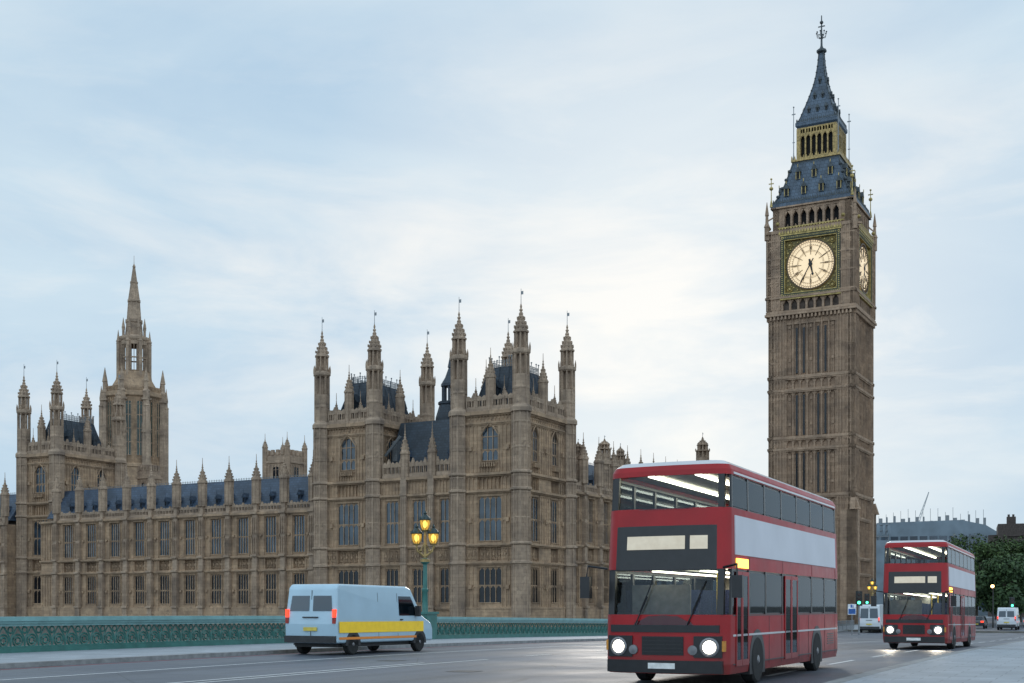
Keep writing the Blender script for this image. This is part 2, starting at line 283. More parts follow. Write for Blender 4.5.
# ------------------------------------------------------------------ mesh helpers
def rotz(a): return Matrix.Rotation(a, 4, 'Z')
def T(x, y, z=0): return Matrix.Translation((x, y, z))
class MB:
    def __init__(s, M=None): s.v = []; s.f = []; s.mi = []; s.M = M or Matrix.Identity(4); s.cur = 0
    def add(s, vs, fs):
        o = len(s.v); M = s.M
        s.v += [tuple(M @ Vector(p)) for p in vs]
        for f in fs: s.f.append(tuple(i + o for i in f)); s.mi.append(s.cur)
    def box(s, x0, x1, y0, y1, z0, z1):
        if x0 > x1: x0, x1 = x1, x0
        if y0 > y1: y0, y1 = y1, y0
        s.add([(x0,y0,z0),(x1,y0,z0),(x1,y1,z0),(x0,y1,z0),(x0,y0,z1),(x1,y0,z1),(x1,y1,z1),(x0,y1,z1)],
              [(0,3,2,1),(4,5,6,7),(0,1,5,4),(1,2,6,5),(2,3,7,6),(3,0,4,7)])
    def cb(s, x, y, z, w, d, h): s.box(x-w/2, x+w/2, y-d/2, y+d/2, z, z+h)
    def prism(s, poly, a, b, axis='z'):
        n = len(poly)
        def P(p, t):
            if axis == 'z': return (p[0], p[1], t)
            if axis == 'y': return (p[0], t, p[1])
            return (t, p[0], p[1])
        s.add([P(p, a) for p in poly] + [P(p, b) for p in poly],
              [tuple(range(n))[::-1], tuple(range(n, 2*n))] + [(i, (i+1) % n, n+(i+1) % n, n+i) for i in range(n)])
    def lathe(s, prof, n=8, cx=0, cy=0, rot=None, cap=True):
        rot = math.pi/n if rot is None else rot
        vs = []; k = 1/math.cos(math.pi/n)
        for r, z in prof:
            for i in range(n):
                a = rot + 2*math.pi*i/n; vs.append((cx + r*k*math.cos(a), cy + r*k*math.sin(a), z))
        fs = []
        for j in range(len(prof)-1):
            for i in range(n):
                fs.append((j*n+i, j*n+(i+1) % n, (j+1)*n+(i+1) % n, (j+1)*n+i))
        if cap:
            fs.append(tuple(range(n))[::-1]); fs.append(tuple(range((len(prof)-1)*n, len(prof)*n)))
        s.add(vs, fs)
    def tube(s, pts, r, n=6, closed=False):
        pts = [Vector(p) for p in pts]; vs = []; m = len(pts)
        for i, p in enumerate(pts):
            if closed: d = pts[(i+1) % m] - pts[i-1]
            else: d = pts[min(i+1, m-1)] - pts[max(i-1, 0)]
            d.normalize(); up = Vector((0,0,1)) if abs(d.z) < .9 else Vector((0,1,0))
            a = d.cross(up).normalized(); b = a.cross(d)
            rr = r[i] if isinstance(r, (list, tuple)) else r
            for k in range(n):
                t = 2*math.pi*k/n; vs.append(tuple(p + a*math.cos(t)*rr + b*math.sin(t)*rr))
        fs = []
        for i in range(m if closed else m-1):
            j = (i+1) % m
            for k in range(n): fs.append((i*n+k, i*n+(k+1) % n, j*n+(k+1) % n, j*n+k))
        if not closed: fs += [tuple(range(n))[::-1], tuple(range((m-1)*n, m*n))]
        s.add(vs, fs)
    def ball(s, c, r, nu=8, nv=6, sz=1):
        prof = [(max(1e-3, r*math.sin(math.pi*j/nv)), c[2] - sz*r*math.cos(math.pi*j/nv)) for j in range(nv+1)]
        s.lathe(prof, nu, c[0], c[1])
    def quad(s, a, b, c, d): s.add([a, b, c, d], [(0,1,2,3)])
    def mesh(s, name, mats):
        me = bpy.data.meshes.new(name); me.from_pydata(s.v, [], s.f)
        if not isinstance(mats, (list, tuple)): mats = [mats]
        for m in mats: me.materials.append(MATS[m])
        if len(mats) > 1: me.polygons.foreach_set('material_index', s.mi)
        me.update(); return me
    def build(s, name, mats, parent=None, smooth=False):
        o = bpy.data.objects.new(name, s.mesh(name, mats)); COL.objects.link(o)
        if parent: o.parent = parent
        if smooth:
            o.data.polygons.foreach_set('use_smooth', [True]*len(o.data.polygons))
            if hasattr(o.data, 'set_sharp_from_angle'): o.data.set_sharp_from_angle(angle=R(35))
        return o
def tag(o, label=None, cat=None, group=None, kind=None):
    if label: o['label'] = label
    if cat: o['category'] = cat
    if group: o['group'] = group
    if kind: o['kind'] = kind
    return o
def thing(name, label, cat, loc=(0,0,0), rz=0, group=None):
    o = bpy.data.objects.new(name, None); COL.objects.link(o); o.empty_display_size = .5
    o.location = loc; o.rotation_euler = (0, 0, rz); return tag(o, label, cat, group)
def copy_tree(o, parent=None):
    c = o.copy(); COL.objects.link(c)
    if parent: c.parent = parent
    for ch in list(o.children): copy_tree(ch, c)
    return c

TB = R(26.0)                    # bridge axis
TP = R(28.3)                    # palace and clock tower axis
def B(t, s, z=0): return Vector((t*math.cos(TB) + s*math.sin(TB), -t*math.sin(TB) + s*math.cos(TB), z))
def P(x, y, z=0): return Vector((x*math.cos(TP) + y*math.sin(TP), -x*math.sin(TP) + y*math.cos(TP), z))
def zr(s):
    k = min(1, max(0, (s - 25)/105)); return -1.05*k*k*(3-2*k)
GZ = -1.12                       # west bank ground level

# ------------------------------------------------------------------ setting: ground, river, road, pavements
def sheet(name, mat, t0, t1, ss, dz, kind='structure', thick=0):
    mb = MB()
    for a, b in zip(ss[:-1], ss[1:]):
        mb.add([(t0,a,zr(a)+dz),(t1,a,zr(a)+dz),(t1,b,zr(b)+dz),(t0,b,zr(b)+dz)], [(0,1,2,3)])
        if thick:
            mb.add([(t0,a,zr(a)+dz),(t0,b,zr(b)+dz),(t0,b,zr(b)+dz-thick),(t0,a,zr(a)+dz-thick)], [(0,1,2,3)])
            mb.add([(t1,a,zr(a)+dz),(t1,b,zr(b)+dz),(t1,b,zr(b)+dz-thick),(t1,a,zr(a)+dz-thick)], [(3,2,1,0)])
    o = mb.build(name, mat); o.rotation_euler = (0,0,-TB); o['kind'] = kind; return o
SS = [-60, -30, 0] + list(range(10, 140, 5)) + [150, 180, 220, 300, 420]
KS, KN, PS = -25.2, -5.05, -31.1          # south kerb, north kerb, south parapet
sheet('road', 'asphalt', KS, KN, SS, 0)
sheet('pavement', 'paving', KN+.3, 2.4, SS, .12)
sheet('pavement', 'paving', PS-.4, KS-.3, SS, .12)
sheet('kerb', 'kerb_stone', KN, KN+.3, SS, .125, thick=.2)
sheet('kerb', 'kerb_stone', KS-.3, KS, SS, .125, thick=.2)
g = MB(); g.add([tuple(P(x, y, GZ-.02)) for x, y in ((-4000,129.5),(4000,129.5),(4000,5000),(-4000,5000))], [(0,1,2,3)])
g.build('ground', 'earth')['kind'] = 'structure'
g = MB(); g.add([tuple(P(x, y, -8)) for x, y in ((-4000,-1500),(4000,-1500),(4000,129.9),(-4000,129.9))], [(0,1,2,3)])
g.build('river', 'river_water')['kind'] = 'structure'
g = MB(); g.M = rotz(-TP); g.box(-420, 300, 129.3, 129.9, -9, GZ-.03); g.box(-420, 300, 129.2, 129.95, GZ-.03, GZ+.25)
g.build('embankment', 'river_wall')['kind'] = 'structure'
# deck and arches under the road
g = MB()
for a, b in zip(range(-60, 130, 10), range(-50, 140, 10)):
    g.add([(t, s, zr(s)+d) for d in (-.25, -2.2) for s in (a, b) for t in (PS-.45, 2.45)],
          [(0,1,3,2),(4,6,7,5),(0,4,5,1),(2,3,7,6),(0,2,6,4),(1,5,7,3)])
for s in (-28, 13, 54, 95): g.box(PS-1.5, 3.5, s-1.6, s+1.6, -9, zr(s)-2.0)
o = g.build('bridge_deck', 'bridge_green'); o.rotation_euler = (0,0,-TB); o['kind'] = 'structure'
def marking(name, mat, t, w, spans, dz=.006, t_end=None):
    g = MB()
    for a, b in spans:
        n = max(1, int((b-a)/4))
        for i in range(n):
            u, v = a+(b-a)*i/n, a+(b-a)*(i+1)/n
            g.add([(t-w/2,u,zr(u)+dz),(t+w/2,u,zr(u)+dz),(t+w/2,v,zr(v)+dz),(t-w/2,v,zr(v)+dz)], [(0,1,2,3)])
    o = g.build(name, mat); o.rotation_euler = (0,0,-TB); o['kind'] = 'structure'
marking('road_marking', 'paint_white', -21.3, .14, [(12, 120)])
marking('road_marking', 'paint_white', -16.9, .13, [(14, 33)])
marking('road_marking', 'paint_white', -17.35, .13, [(14, 30)])
marking('road_marking', 'paint_white', -12.9, .13, [(46, 100)])
marking('road_marking', 'paint_white', -7.15, .13, [(21+i*6.6, 24.6+i*6.6) for i in range(14)])
marking('road_marking', 'paint_white', -17.1, .13, [(36+i*6, 38+i*6) for i in range(10)])
marking('road_marking', 'paint_red', KS+.45, .12, [(0, 120)])
marking('road_marking', 'paint_red', KN-.35, .12, [(0, 120)])
g = MB()
for i in range(9): g.box(-23.5+i*.9*2, -22.6+i*1.8, 117, 120, -1.03, -1.023)
o = g.build('road_marking', 'paint_white'); o.rotation_euler = (0,0,-TB); o['kind'] = 'structure'
g = MB(); g.box(KN+.35, 2.2, 49.5, 49.9, zr(49.7)+.1, zr(49.7)+.132)
o = g.build('pavement', 'kerb_stone'); o.rotation_euler = (0,0,-TB); o['kind'] = 'structure'

def flat(name, mat, t, s_, w, l):
    g = MB(); g.add([(t-w/2, s_-l/2, zr(s_-l/2)+.005), (t+w/2, s_-l/2, zr(s_-l/2)+.005), (t+w/2, s_+l/2, zr(s_+l/2)+.005), (t-w/2, s_+l/2, zr(s_+l/2)+.005)], [(0,1,2,3)])
    o = g.build(name, mat); o.rotation_euler = (0,0,-TB); o['kind'] = 'structure'
for t, s_ in ((-14.2, 26.5), (-19.0, 31), (-11.2, 41), (-18.2, 58), (-10, 66)): flat('road_manhole', 'iron_trim0', t, s_, .7, .7)
for s_ in (24, 44, 66): flat('road_drain', 'iron_trim0', KS+.3, s_, .45, .6); flat('road_drain', 'iron_trim0', KN-.28, s_+6, .45, .6)
# ------------------------------------------------------------------ gothic building kit
def layer(mb, x0, x1, z0, z1, holes, y0, y1):
    xs = sorted({x0, x1} | {h[0] for h in holes} | {h[1] for h in holes})
    for a, b in zip(xs[:-1], xs[1:]):
        hs = sorted([(h[2], h[3]) for h in holes if h[0] <= a + 1e-6 and h[1] >= b - 1e-6])
        z = z0
        for c, d in hs:
            if c > z: mb.box(a, b, y0, y1, z, c)
            z = d
        if z < z1: mb.box(a, b, y0, y1, z, z1)
def window(parent, M, cx, z0, z1, w, lights, transoms=(.5,), arch=0, glass='window_glass', mat='limestone', yf=.1, yp=.22):
    f = MB(M); x0, x1 = cx-w/2, cx+w/2
    t = .07
    f.box(x0, x0+t, yf, yp, z0, z1); f.box(x1-t, x1, yf, yp, z0, z1); f.box(x0+t, x1-t, yf-.2, yp, z0, z0+.1)
    lw = (w-2*t)/lights
    for i in range(1, lights): f.box(x0+t+i*lw-.04, x0+t+i*lw+.04, yf+.02, yp, z0+.1, z1)
    for k in transoms:
        zz = z0+(z1-z0)*k; f.box(x0+t, x1-t, yf+.06, yp, zz-.06, zz+.06)
    if arch:
        for sg in (-1, 1):
            pts = [(cx+sg*w/2, z1-arch)]
            for i in range(7):
                a = i/6; pts.append((cx+sg*(w/2)*math.cos(a*math.pi/2)**.8, z1-arch+arch*math.sin(a*math.pi/2)))
            pts.append((cx+sg*w/2, z1))
            f.prism(pts, yf+.02, yp, 'y')
        f.box(x0+t, x1-t, yf+.05, yp, z1-arch-.05, z1-arch+.05)
    tops = [1.0] + list(transoms)
    for k in tops:                                     # cusped heads over each light
        zz = z0+(z1-z0)*k
        if k == 1.0 and arch: continue
        h = lw*.55
        for i in range(lights):
            a = x0+t+i*lw
            f.prism([(a, zz-h), (a+lw*.5, zz-.04), (a, zz)], yf+.1, yp, 'y'); f.prism([(a+lw, zz-h), (a+lw, zz), (a+lw*.5, zz-.04)], yf+.1, yp, 'y')
    o = f.build('window', mat, parent)
    p = MB(M); p.box(x0, x1, yp, yp+.02, z0, z1); p.build('pane', glass, o)
    return o
def finial_profile(r, z, h):
    return [(r*1.15, z), (r*1.15, z+.06*h), (r*.95, z+.09*h), (r*.85, z+.2*h), (r*.62, z+.36*h), (r*.42, z+.5*h), (r*.48, z+.53*h), (r*.26, z+.6*h),
            (r*.34, z+.63*h), (r*.15, z+.72*h), (r*.26, z+.75*h), (r*.26, z+.78*h), (r*.1, z+.82*h), (r*.17, z+.88*h), (r*.03, z+h)]
def crockets(mb, cx, cy, r, z, h, n=8):
    for k, (f, zz) in enumerate(((.93, .14), (.72, .28), (.5, .44))):
        for i in range(n):
            a = 2*math.pi*i/n; mb.cb(cx+math.cos(a)*r*f*1.12, cy+math.sin(a)*r*f*1.12, z+zz*h, r*.2, r*.2, .09*h)
TURRET_CACHE = {}
def turret(parent, cx, cy, zb, zc=25.0, top=37.3, r=.88, mat='pale_stone'):
    """octagonal corner turret: shaft, two open stages, crocketed cap and rod"""
    k = (top-zc)/12.3
    Z = lambda z: zc+(z-25)*k
    m = MB(T(cx, cy))
    m.lathe([(r*1.12, zb), (r*1.12, 9), (r*1.06, 9.1), (r*1.06, zc-.5)], 8)
    for z in (6.6, 8.9, 15.3, 17.3): 
        if z > zb: m.lathe([(r*1.2, z-.12), (r*1.38, z), (r*1.38, z+.2), (r*1.2, z+.32)], 8)
    for i in range(8):
        an = math.pi/8+i*math.pi/4; m.M = T(cx, cy) @ rotz(an)
        m.box(r*1.08, r*1.3, -.08, .08, zb, zc-.5); m.box(r*1.0, r*1.16, -.06, .06, zc+.4, Z(28.9))
        m.M = T(cx, cy) @ rotz(an+math.pi/8)
        for z0, z1 in ((1.6, 3.9), (4.1, 6.4), (9.3, 12.0), (12.2, 15.0), (15.7, 17.0), (17.8, 20.3), (20.5, 23.3)):
            if z0 > zb and z1 < zc:
                m.box(r*1.05, r*1.145, -.03, .03, z0, z1); m.box(r*1.05, r*1.16, -r*.42, r*.42, z1-.05, z1+.12)
    m.M = T(cx, cy)
    m.lathe([(r*1.35, zc-.5), (r*1.35, zc), (r*1.1, Z(25.3)), (r*1.0, Z(25.4)), (r*1.0, Z(27.1)), (r*1.08, Z(27.2)), (r*1.08, Z(27.4)), (r*.98, Z(27.5)), (r*.98, Z(28.9))], 8)
    for z0, z1, rr in ((28.9, 31.3, .98), (31.9, 33.8, .80)):
        m.lathe([(r*rr*.42, Z(z0)), (r*rr*.42, Z(z1))], 6)
        for i in range(8):
            a = math.pi/8+i*math.pi/4; m.M = T(cx, cy) @ rotz(a); m.box(r*rr*.80, r*rr*1.08, -.115*r, .115*r, Z(z0), Z(z1))
            m.box(r*rr*1.0, r*rr*1.18, -.06*r, .06*r, Z(z0), Z(z1))
        m.M = T(cx, cy)
    m.lathe([(r*.98, Z(31.2)), (r*1.2, Z(31.4)), (r*1.2, Z(31.75)), (r*.85, Z(31.95))], 8)
    for i in range(8):
        a = math.pi/8+i*math.pi/4; m.lathe([(.09*r, Z(31.7)), (.09*r, Z(32.2)), (.01, Z(32.7))], 4, math.cos(a)*r*1.2, math.sin(a)*r*1.2)
    o = m.build('turret', mat, parent)
    s = MB(T(cx, cy)); s.lathe(finial_profile(r*.86, Z(33.8), Z(37.3)-Z(33.8)), 8); crockets(s, 0, 0, r*.86, Z(33.8), Z(37.3)-Z(33.8))
    sp = s.build('spire', mat, o)
    q = MB(T(cx, cy)); q.lathe([(.035, Z(37.1)), (.022, Z(39.0))], 5); q.box(-.02, .35*r, -.012, .012, Z(38.3), Z(38.7)); q.build('vane_rod', 'steel_grey', o)
    return o
def pinnacle(parent, cx, cy, zb, zm, top, r, mat='pale_stone', name='pinnacle'):
    m = MB(T(cx, cy)); m.lathe([(r, zb), (r, zm)], 8); h = top-zm
    m.lathe([(r*1.25, zm-.12), (r*1.25, zm+.1)], 8)
    for i in range(8):
        a = math.pi/8+i*math.pi/4; m.M = T(cx, cy) @ rotz(a); m.box(r*.9, r*1.2, -.08*r, .08*r, zb, zm)
    m.M = T(cx, cy)
    m.lathe(finial_profile(r*.95, zm+.1, h-.1), 8); crockets(m, 0, 0, r*.95, zm+.1, h-.1)
    m.lathe([(.03, top-.1), (.02, top+.7)], 4)
    return m.build(name, mat, parent)
def battlement(mb, x0, x1, z0, h, y0=-.12, y1=.12, step=.62):
    """pierced gothic parapet with little gablets"""
    n = max(2, int(round((x1-x0)/step))); st = (x1-x0)/n
    mb.box(x0, x1, y0-.05, y1, z0, z0+.16*h); mb.box(x0, x1, y0+.03, y1-.03, z0+.16*h, z0+.24*h)
    for i in range(n):
        a = x0+i*st; c = a+st/2
        mb.box(a+.02, a+.02+st*.24, y0, y1, z0+.24*h, z0+.66*h); mb.box(a+st*.5, a+st*.62, y0+.04, y1-.04, z0+.24*h, z0+.60*h)
        mb.prism([(a+.01, z0+.55*h), (a+st-.01, z0+.55*h), (a+st-.01, z0+.7*h), (c, z0+(.98 if i % 3 == 1 else .82)*h), (a+.01, z0+.7*h)], y0-.02 if i % 3 == 1 else y0+.015, y1, 'y')
def panel_row(mb, x0, x1, z0, z1, step, proud=.1, wid=.1, y=0):
    n = max(1, int(round((x1-x0)/step))); st = (x1-x0)/n
    for i in range(n+1):
        x = x0+i*st; mb.box(x-wid/2, x+wid/2, y-proud, y, z0, z1)
    for i in range(n):
        c = x0+(i+.5)*st; hw = st/2-wid/2
        mb.prism([(c-hw, z1-hw*1.3), (c, z1-.03), (c-hw, z1)], y-proud*.7, y, 'y'); mb.prism([(c+hw, z1-hw*1.3), (c+hw, z1), (c, z1-.03)], y-proud*.7, y, 'y')
def carved(mb, x0, x1, z0, z1, step=.85, y=0):
    n = max(1, int(round((x1-x0)/step))); st = (x1-x0)/n; h = z1-z0
    for i in range(n):
        c = x0+(i+.5)*st; zc = (z0+z1)/2
        for k in range(4):
            a = k*math.pi/2+math.pi/4
            mb.tube([(c+math.cos(a)*st*.24+math.cos(t)*st*.2, y-.05, zc+math.sin(a)*h*.24+math.sin(t)*h*.2) for t in [j*math.pi/3 for j in range(6)]], .055, 4, True)
        mb.box(c-.11, c+.11, y-.13, y, zc-.16, zc+.16); mb.box(c+st/2-.04, c+st/2+.04, y-.09, y, z0, z1)

# ------------------------------------------------------------------ palace ranges
def make_range(label, x, y, nb, pitch, rot=0, hs=1.0, tall=(), depth=10.5, zb=-6, pin=True, roofz=5.0, ext=(0, 0)):
    """long two-storey gothic wing: bays with buttress, pinnacle, two windows; front faces local -y"""
    root = thing('palace_range', label, 'building', P(x, y), -TP+rot)
    Lh = nb*pitch; F = lambda z: 1.57+(z-1.57)*hs if z > 1.57 else z
    zc = F(14.1); w = MB(); holes = []
    for i in range(nb):
        c = (i+.5)*pitch; holes += [(c-.95, c+.95, F(1.8), F(5.9)), (c-.95, c+.95, F(8.6), F(13.5)), (c-.95, c+.95, F(6.55), F(8.0))]
    layer(w, 0, Lh, zb, zc, holes, 0, .4)
    w.box(0, Lh, .4, depth, zb, zc)
    for a, b in ((-ext[0], 0), (Lh, Lh+ext[1])):
        if b > a:
            w.box(a, b, 0, depth, zb, zc); panel_row(w, a+.3, b-.3, F(8.4), F(13.7), .6, .1, .1); panel_row(w, a+.3, b-.3, F(1.5), F(6.1), .6, .1, .1)
    w.box(-.05, Lh+.05, -.28, 0, zb, F(1.25)); w.box(-.05, Lh+.05, -.18, 0, F(1.25), F(1.45))
    for z, p, h in ((6.25, .24, .2), (8.1, .26, .22), (13.85, .3, .3)):
        w.box(-ext[0], Lh+ext[1], -p*1.5, 0, F(z), F(z)+h); w.box(-ext[0], Lh+ext[1], -p*.8, 0, F(z)-.14, F(z))
    for i in range(nb):
        c = (i+.5)*pitch
        carved(w, c-.95, c+.95, F(6.55), F(8.0), .63, .36); 
        for sg in (-1, 1):
            w.box(c+sg*1.08-.07, c+sg*1.08+.07, -.12, 0, F(1.5), F(6.2)); w.box(c+sg*1.08-.07, c+sg*1.08+.07, -.12, 0, F(8.35), F(13.8))
            xa, xb = sorted((c+sg*1.22, c+sg*(pitch/2-.5)))
            for a, b in ((1.5, 3.6), (3.7, 6.1), (8.4, 10.9), (11.0, 13.7)): panel_row(w, xa, xb, F(a), F(b), .48, .07, .075)
            w.cb((xa+xb)/2, -.12, F(10.9), .34, .26, .3); w.cb((xa+xb)/2, -.12, F(3.5), .34, .26, .3)
            panel_row(w, xa, xb, F(6.5), F(8.05), .45, .07, .08)
        w.box(c-1.0, c+1.0, -.2, 0, F(13.55), F(13.67))
    w.build('wall', 'limestone', root)
    for i in range(nb):
        c = (i+.5)*pitch
        for a, b in ((1.8, 5.9), (8.6, 13.5)):
            window(root, None, c, F(a), F(b), 1.9, 4, (.48,), 0, 'dark_glass' if a < 5 else 'window_glass')
    b_ = MB(); battlement(b_, .1, Lh-.1, zc+.05, 1.45, .0, .26, .55); b_.build('parapet', 'pale_stone', root)
    for i in range(nb+1):
        c = i*pitch; m = MB()
        m.box(c-.42, c+.42, -.55, .0, zb, F(6.2)); m.box(c-.38, c+.38, -.46, 0, F(6.2), zc); m.box(c-.3, c+.3, -.36, .3, zc, zc+1.6)
        for z in (1.3, 6.3, 8.2, 13.9): m.box(c-.5, c+.5, -.74, -.02, F(z), F(z)+.26)
        for z0, z1 in ((1.7, 5.8), (8.6, 10.8), (11.2, 13.4)):
            for q in (-.3, 0, .3): m.box(c+q-.04, c+q+.04, -.62, -.4, F(z0), F(z1))
        o = m.build('buttress', 'pale_stone', root)
        if pin: pinnacle(o, c, -.05, zc+1.2, zc+4.5, zc+7.2, .54)
    r = MB(); zt = zc+roofz
    r.prism([(.9, zc+.6), (depth-.9, zc+.6), (depth/2+1.2, zt), (depth/2-1.2, zt)], .15-ext[0], Lh-.15+ext[1], 'x')
    ro = r.build('roof', 'slate', root)
    cr = MB(); n = int(Lh/.45)
    for i in range(n): cr.box(.3+i*.45, .36+i*.45, depth/2-1.2, depth/2-1.16, zt, zt+.32)
    cr.box(.2, Lh-.2, depth/2-1.21, depth/2-1.15, zt+.16, zt+.2)
    cr.build('ridge_cresting', 'steel_grey', ro)
    for i in range(nb):
        for q in (-1.15, 1.15):
            c = (i+.5)*pitch+q; z0 = zc+1.9; d = MB()
            d.box(c-.22, c+.22, 1.5, 2.7, z0-.3, z0+.42); d.prism([(c-.34, z0+.4), (c+.34, z0+.4), (c, z0+1.05)], 1.4, 3.2, 'y'); d.box(c-.02, c+.02, 1.42, 1.46, z0+1.0, z0+1.6)
            do = d.build('dormer', 'slate', ro); v = MB(); v.box(c-.13, c+.13, 1.48, 1.52, z0-.15, z0+.36); v.build('vent', 'void_black', ro)
    for (tx, ty, zt_, rr) in tall: turret(root, tx, ty, zc-1, zt_*.62+zc*.38, zt_, rr)
    return root
PITCH = 5.03
make_range('long stone palace wing with ten window bays between the two towered pavilions', -147.75, 131.6, 10, 4.74, ext=(3.3, 1.9))
make_range('stone palace wing at the left edge with a slate roof beyond the left pavilion', -202.9, 131.6, 8, 5.5)
make_range('stone palace wing behind the passing bus and below the clock tower', -69.3, 143.4, 12, 4.9, R(90), 1.18,
           tall=((5.5, 1, 23.2, .7), (14, 1, 24.6, .75), (9.8, 4, 22.6, .5), (19.5, 1, 24.2, .6), (24, 3, 24, .5), (56.5, 2, 30, .95)))

# ------------------------------------------------------------------ palace pavilions (towers with four turrets)
def face(root, wall, M, wd, ncol, big, mat='limestone', low=True, zc=25.0, zb=-6):
    """one side of a pavilion: string courses, panelling, windows. u runs 0..wd"""
    wall.M = M; holes = []; cs = [wd*(k+.5)/ncol if ncol == 1 else wd*(.29+.42*k) for k in range(ncol)]
    ws = {1: (3.2, 2.3), 2: (2.0, 1.75), 3: (1.6, 1.6)}[ncol]
    zlow = ((1.9, 6.2, ws[0]), (9.3, 14.7, ws[0])) if low else ()
    for c in cs:
        for a, b, w in zlow: holes.append((c-w/2, c+w/2, a, b))
        holes.append((c-ws[0]/2, c+ws[0]/2, 6.95, 8.65)); holes.append((c-ws[0]/2, c+ws[0]/2, 15.55, 17.0))
        holes.append((c-ws[1]/2, c+ws[1]/2, 18.9, 23.0))
    # group holes of differing width by using separate layers per storey
    layer(wall, 0, wd, zb, 8.9, [h for h in holes if h[3] < 8.9], 0, .4)
    layer(wall, 0, wd, 8.9, 17.3, [h for h in holes if 8.9 < h[2] < 17], 0, .4)
    layer(wall, 0, wd, 17.3, zc-.5, [h for h in holes if h[2] > 17.3], 0, .4)
    for z, p, h in ((1.2, .22, .2), (6.65, .24, .22), (8.8, .26, .24), (15.2, .28, .26), (17.2, .3, .3), (23.4, .18, .2), (24.45, .36, .45)):
        wall.box(-.2, wd+.2, -p*1.45, 0, z, z+h); wall.box(-.2, wd+.2, -p*.8, 0, z-.15, z)
    wall.box(-.2, wd+.2, -.26, 0, zb, 1.2)
    n = int(wd/.42)
    for i in range(n): wall.box(.1+i*.42, .28+i*.42, -.2, 0, 24.2, 24.44)
    for c in cs: carved(wall, c-ws[0]/2, c+ws[0]/2, 6.95, 8.65, .8, .36); panel_row(wall, c-ws[0]/2, c+ws[0]/2, 15.55, 17.0, .5, .2, .1, .38)
    carved(wall, .9, cs[0]-ws[0]/2-.1, 6.9, 8.7, .95); panel_row(wall, .9, cs[0]-ws[0]/2-.1, 15.5, 17.05, .55, .12, .1); carved(wall, cs[-1]+ws[0]/2+.1, wd-.9, 6.9, 8.7, .95); panel_row(wall, cs[-1]+ws[0]/2+.1, wd-.9, 15.5, 17.05, .55, .12, .1); panel_row(wall, .9, wd-.9, 23.62, 24.15, .5, .08, .08)
    edges = [0.9] + sum([[c-ws[0]/2-.15, c+ws[0]/2+.15] for c in cs], []) + [wd-.9]
    for a, b in zip(edges[::2], edges[1::2]):
        if b-a > .35:
            for z0, z1 in ((1.5, 3.9), (4.0, 6.5), (9.1, 11.9), (12.0, 15.0), (17.6, 20.3), (20.4, 23.3)): panel_row(wall, a, b, z0, z1, .55, .09, .09)
            for z in (3.6, 11.6, 20.2): wall.cb((a+b)/2, -.14, z, .42, .32, .5)
    for c in cs:
        w = ws[1]
        wall.tube([(c-w/2-.12, -.05, 18.7), (c-w/2-.12, -.05, 22.0), (c-w/4, -.07, 22.9), (c, -.08, 23.35), (c+w/4, -.07, 22.9), (c+w/2+.12, -.05, 22.0), (c+w/2+.12, -.05, 18.7)], .11, 5)
        panel_row(wall, c-w/2-.2, c+w/2+.2, 17.6, 18.75, .4, .13, .1)
        for k in range(int(w/.3)): wall.box(c-w/2+k*.32, c-w/2+.16+k*.32, -.5, -.0, 18.2, 18.72)
    wall.M = Matrix.Identity(4)
    for c in cs:
        for a, b, w in zlow: window(root, M, c, a, b, w, 4 if ncol == 1 else 3, (.5,), 0, 'window_glass' if a > 5 else 'dark_glass')
        window(root, M, c, 18.9, 23.0, ws[1], 3, (.34,), 1.15)
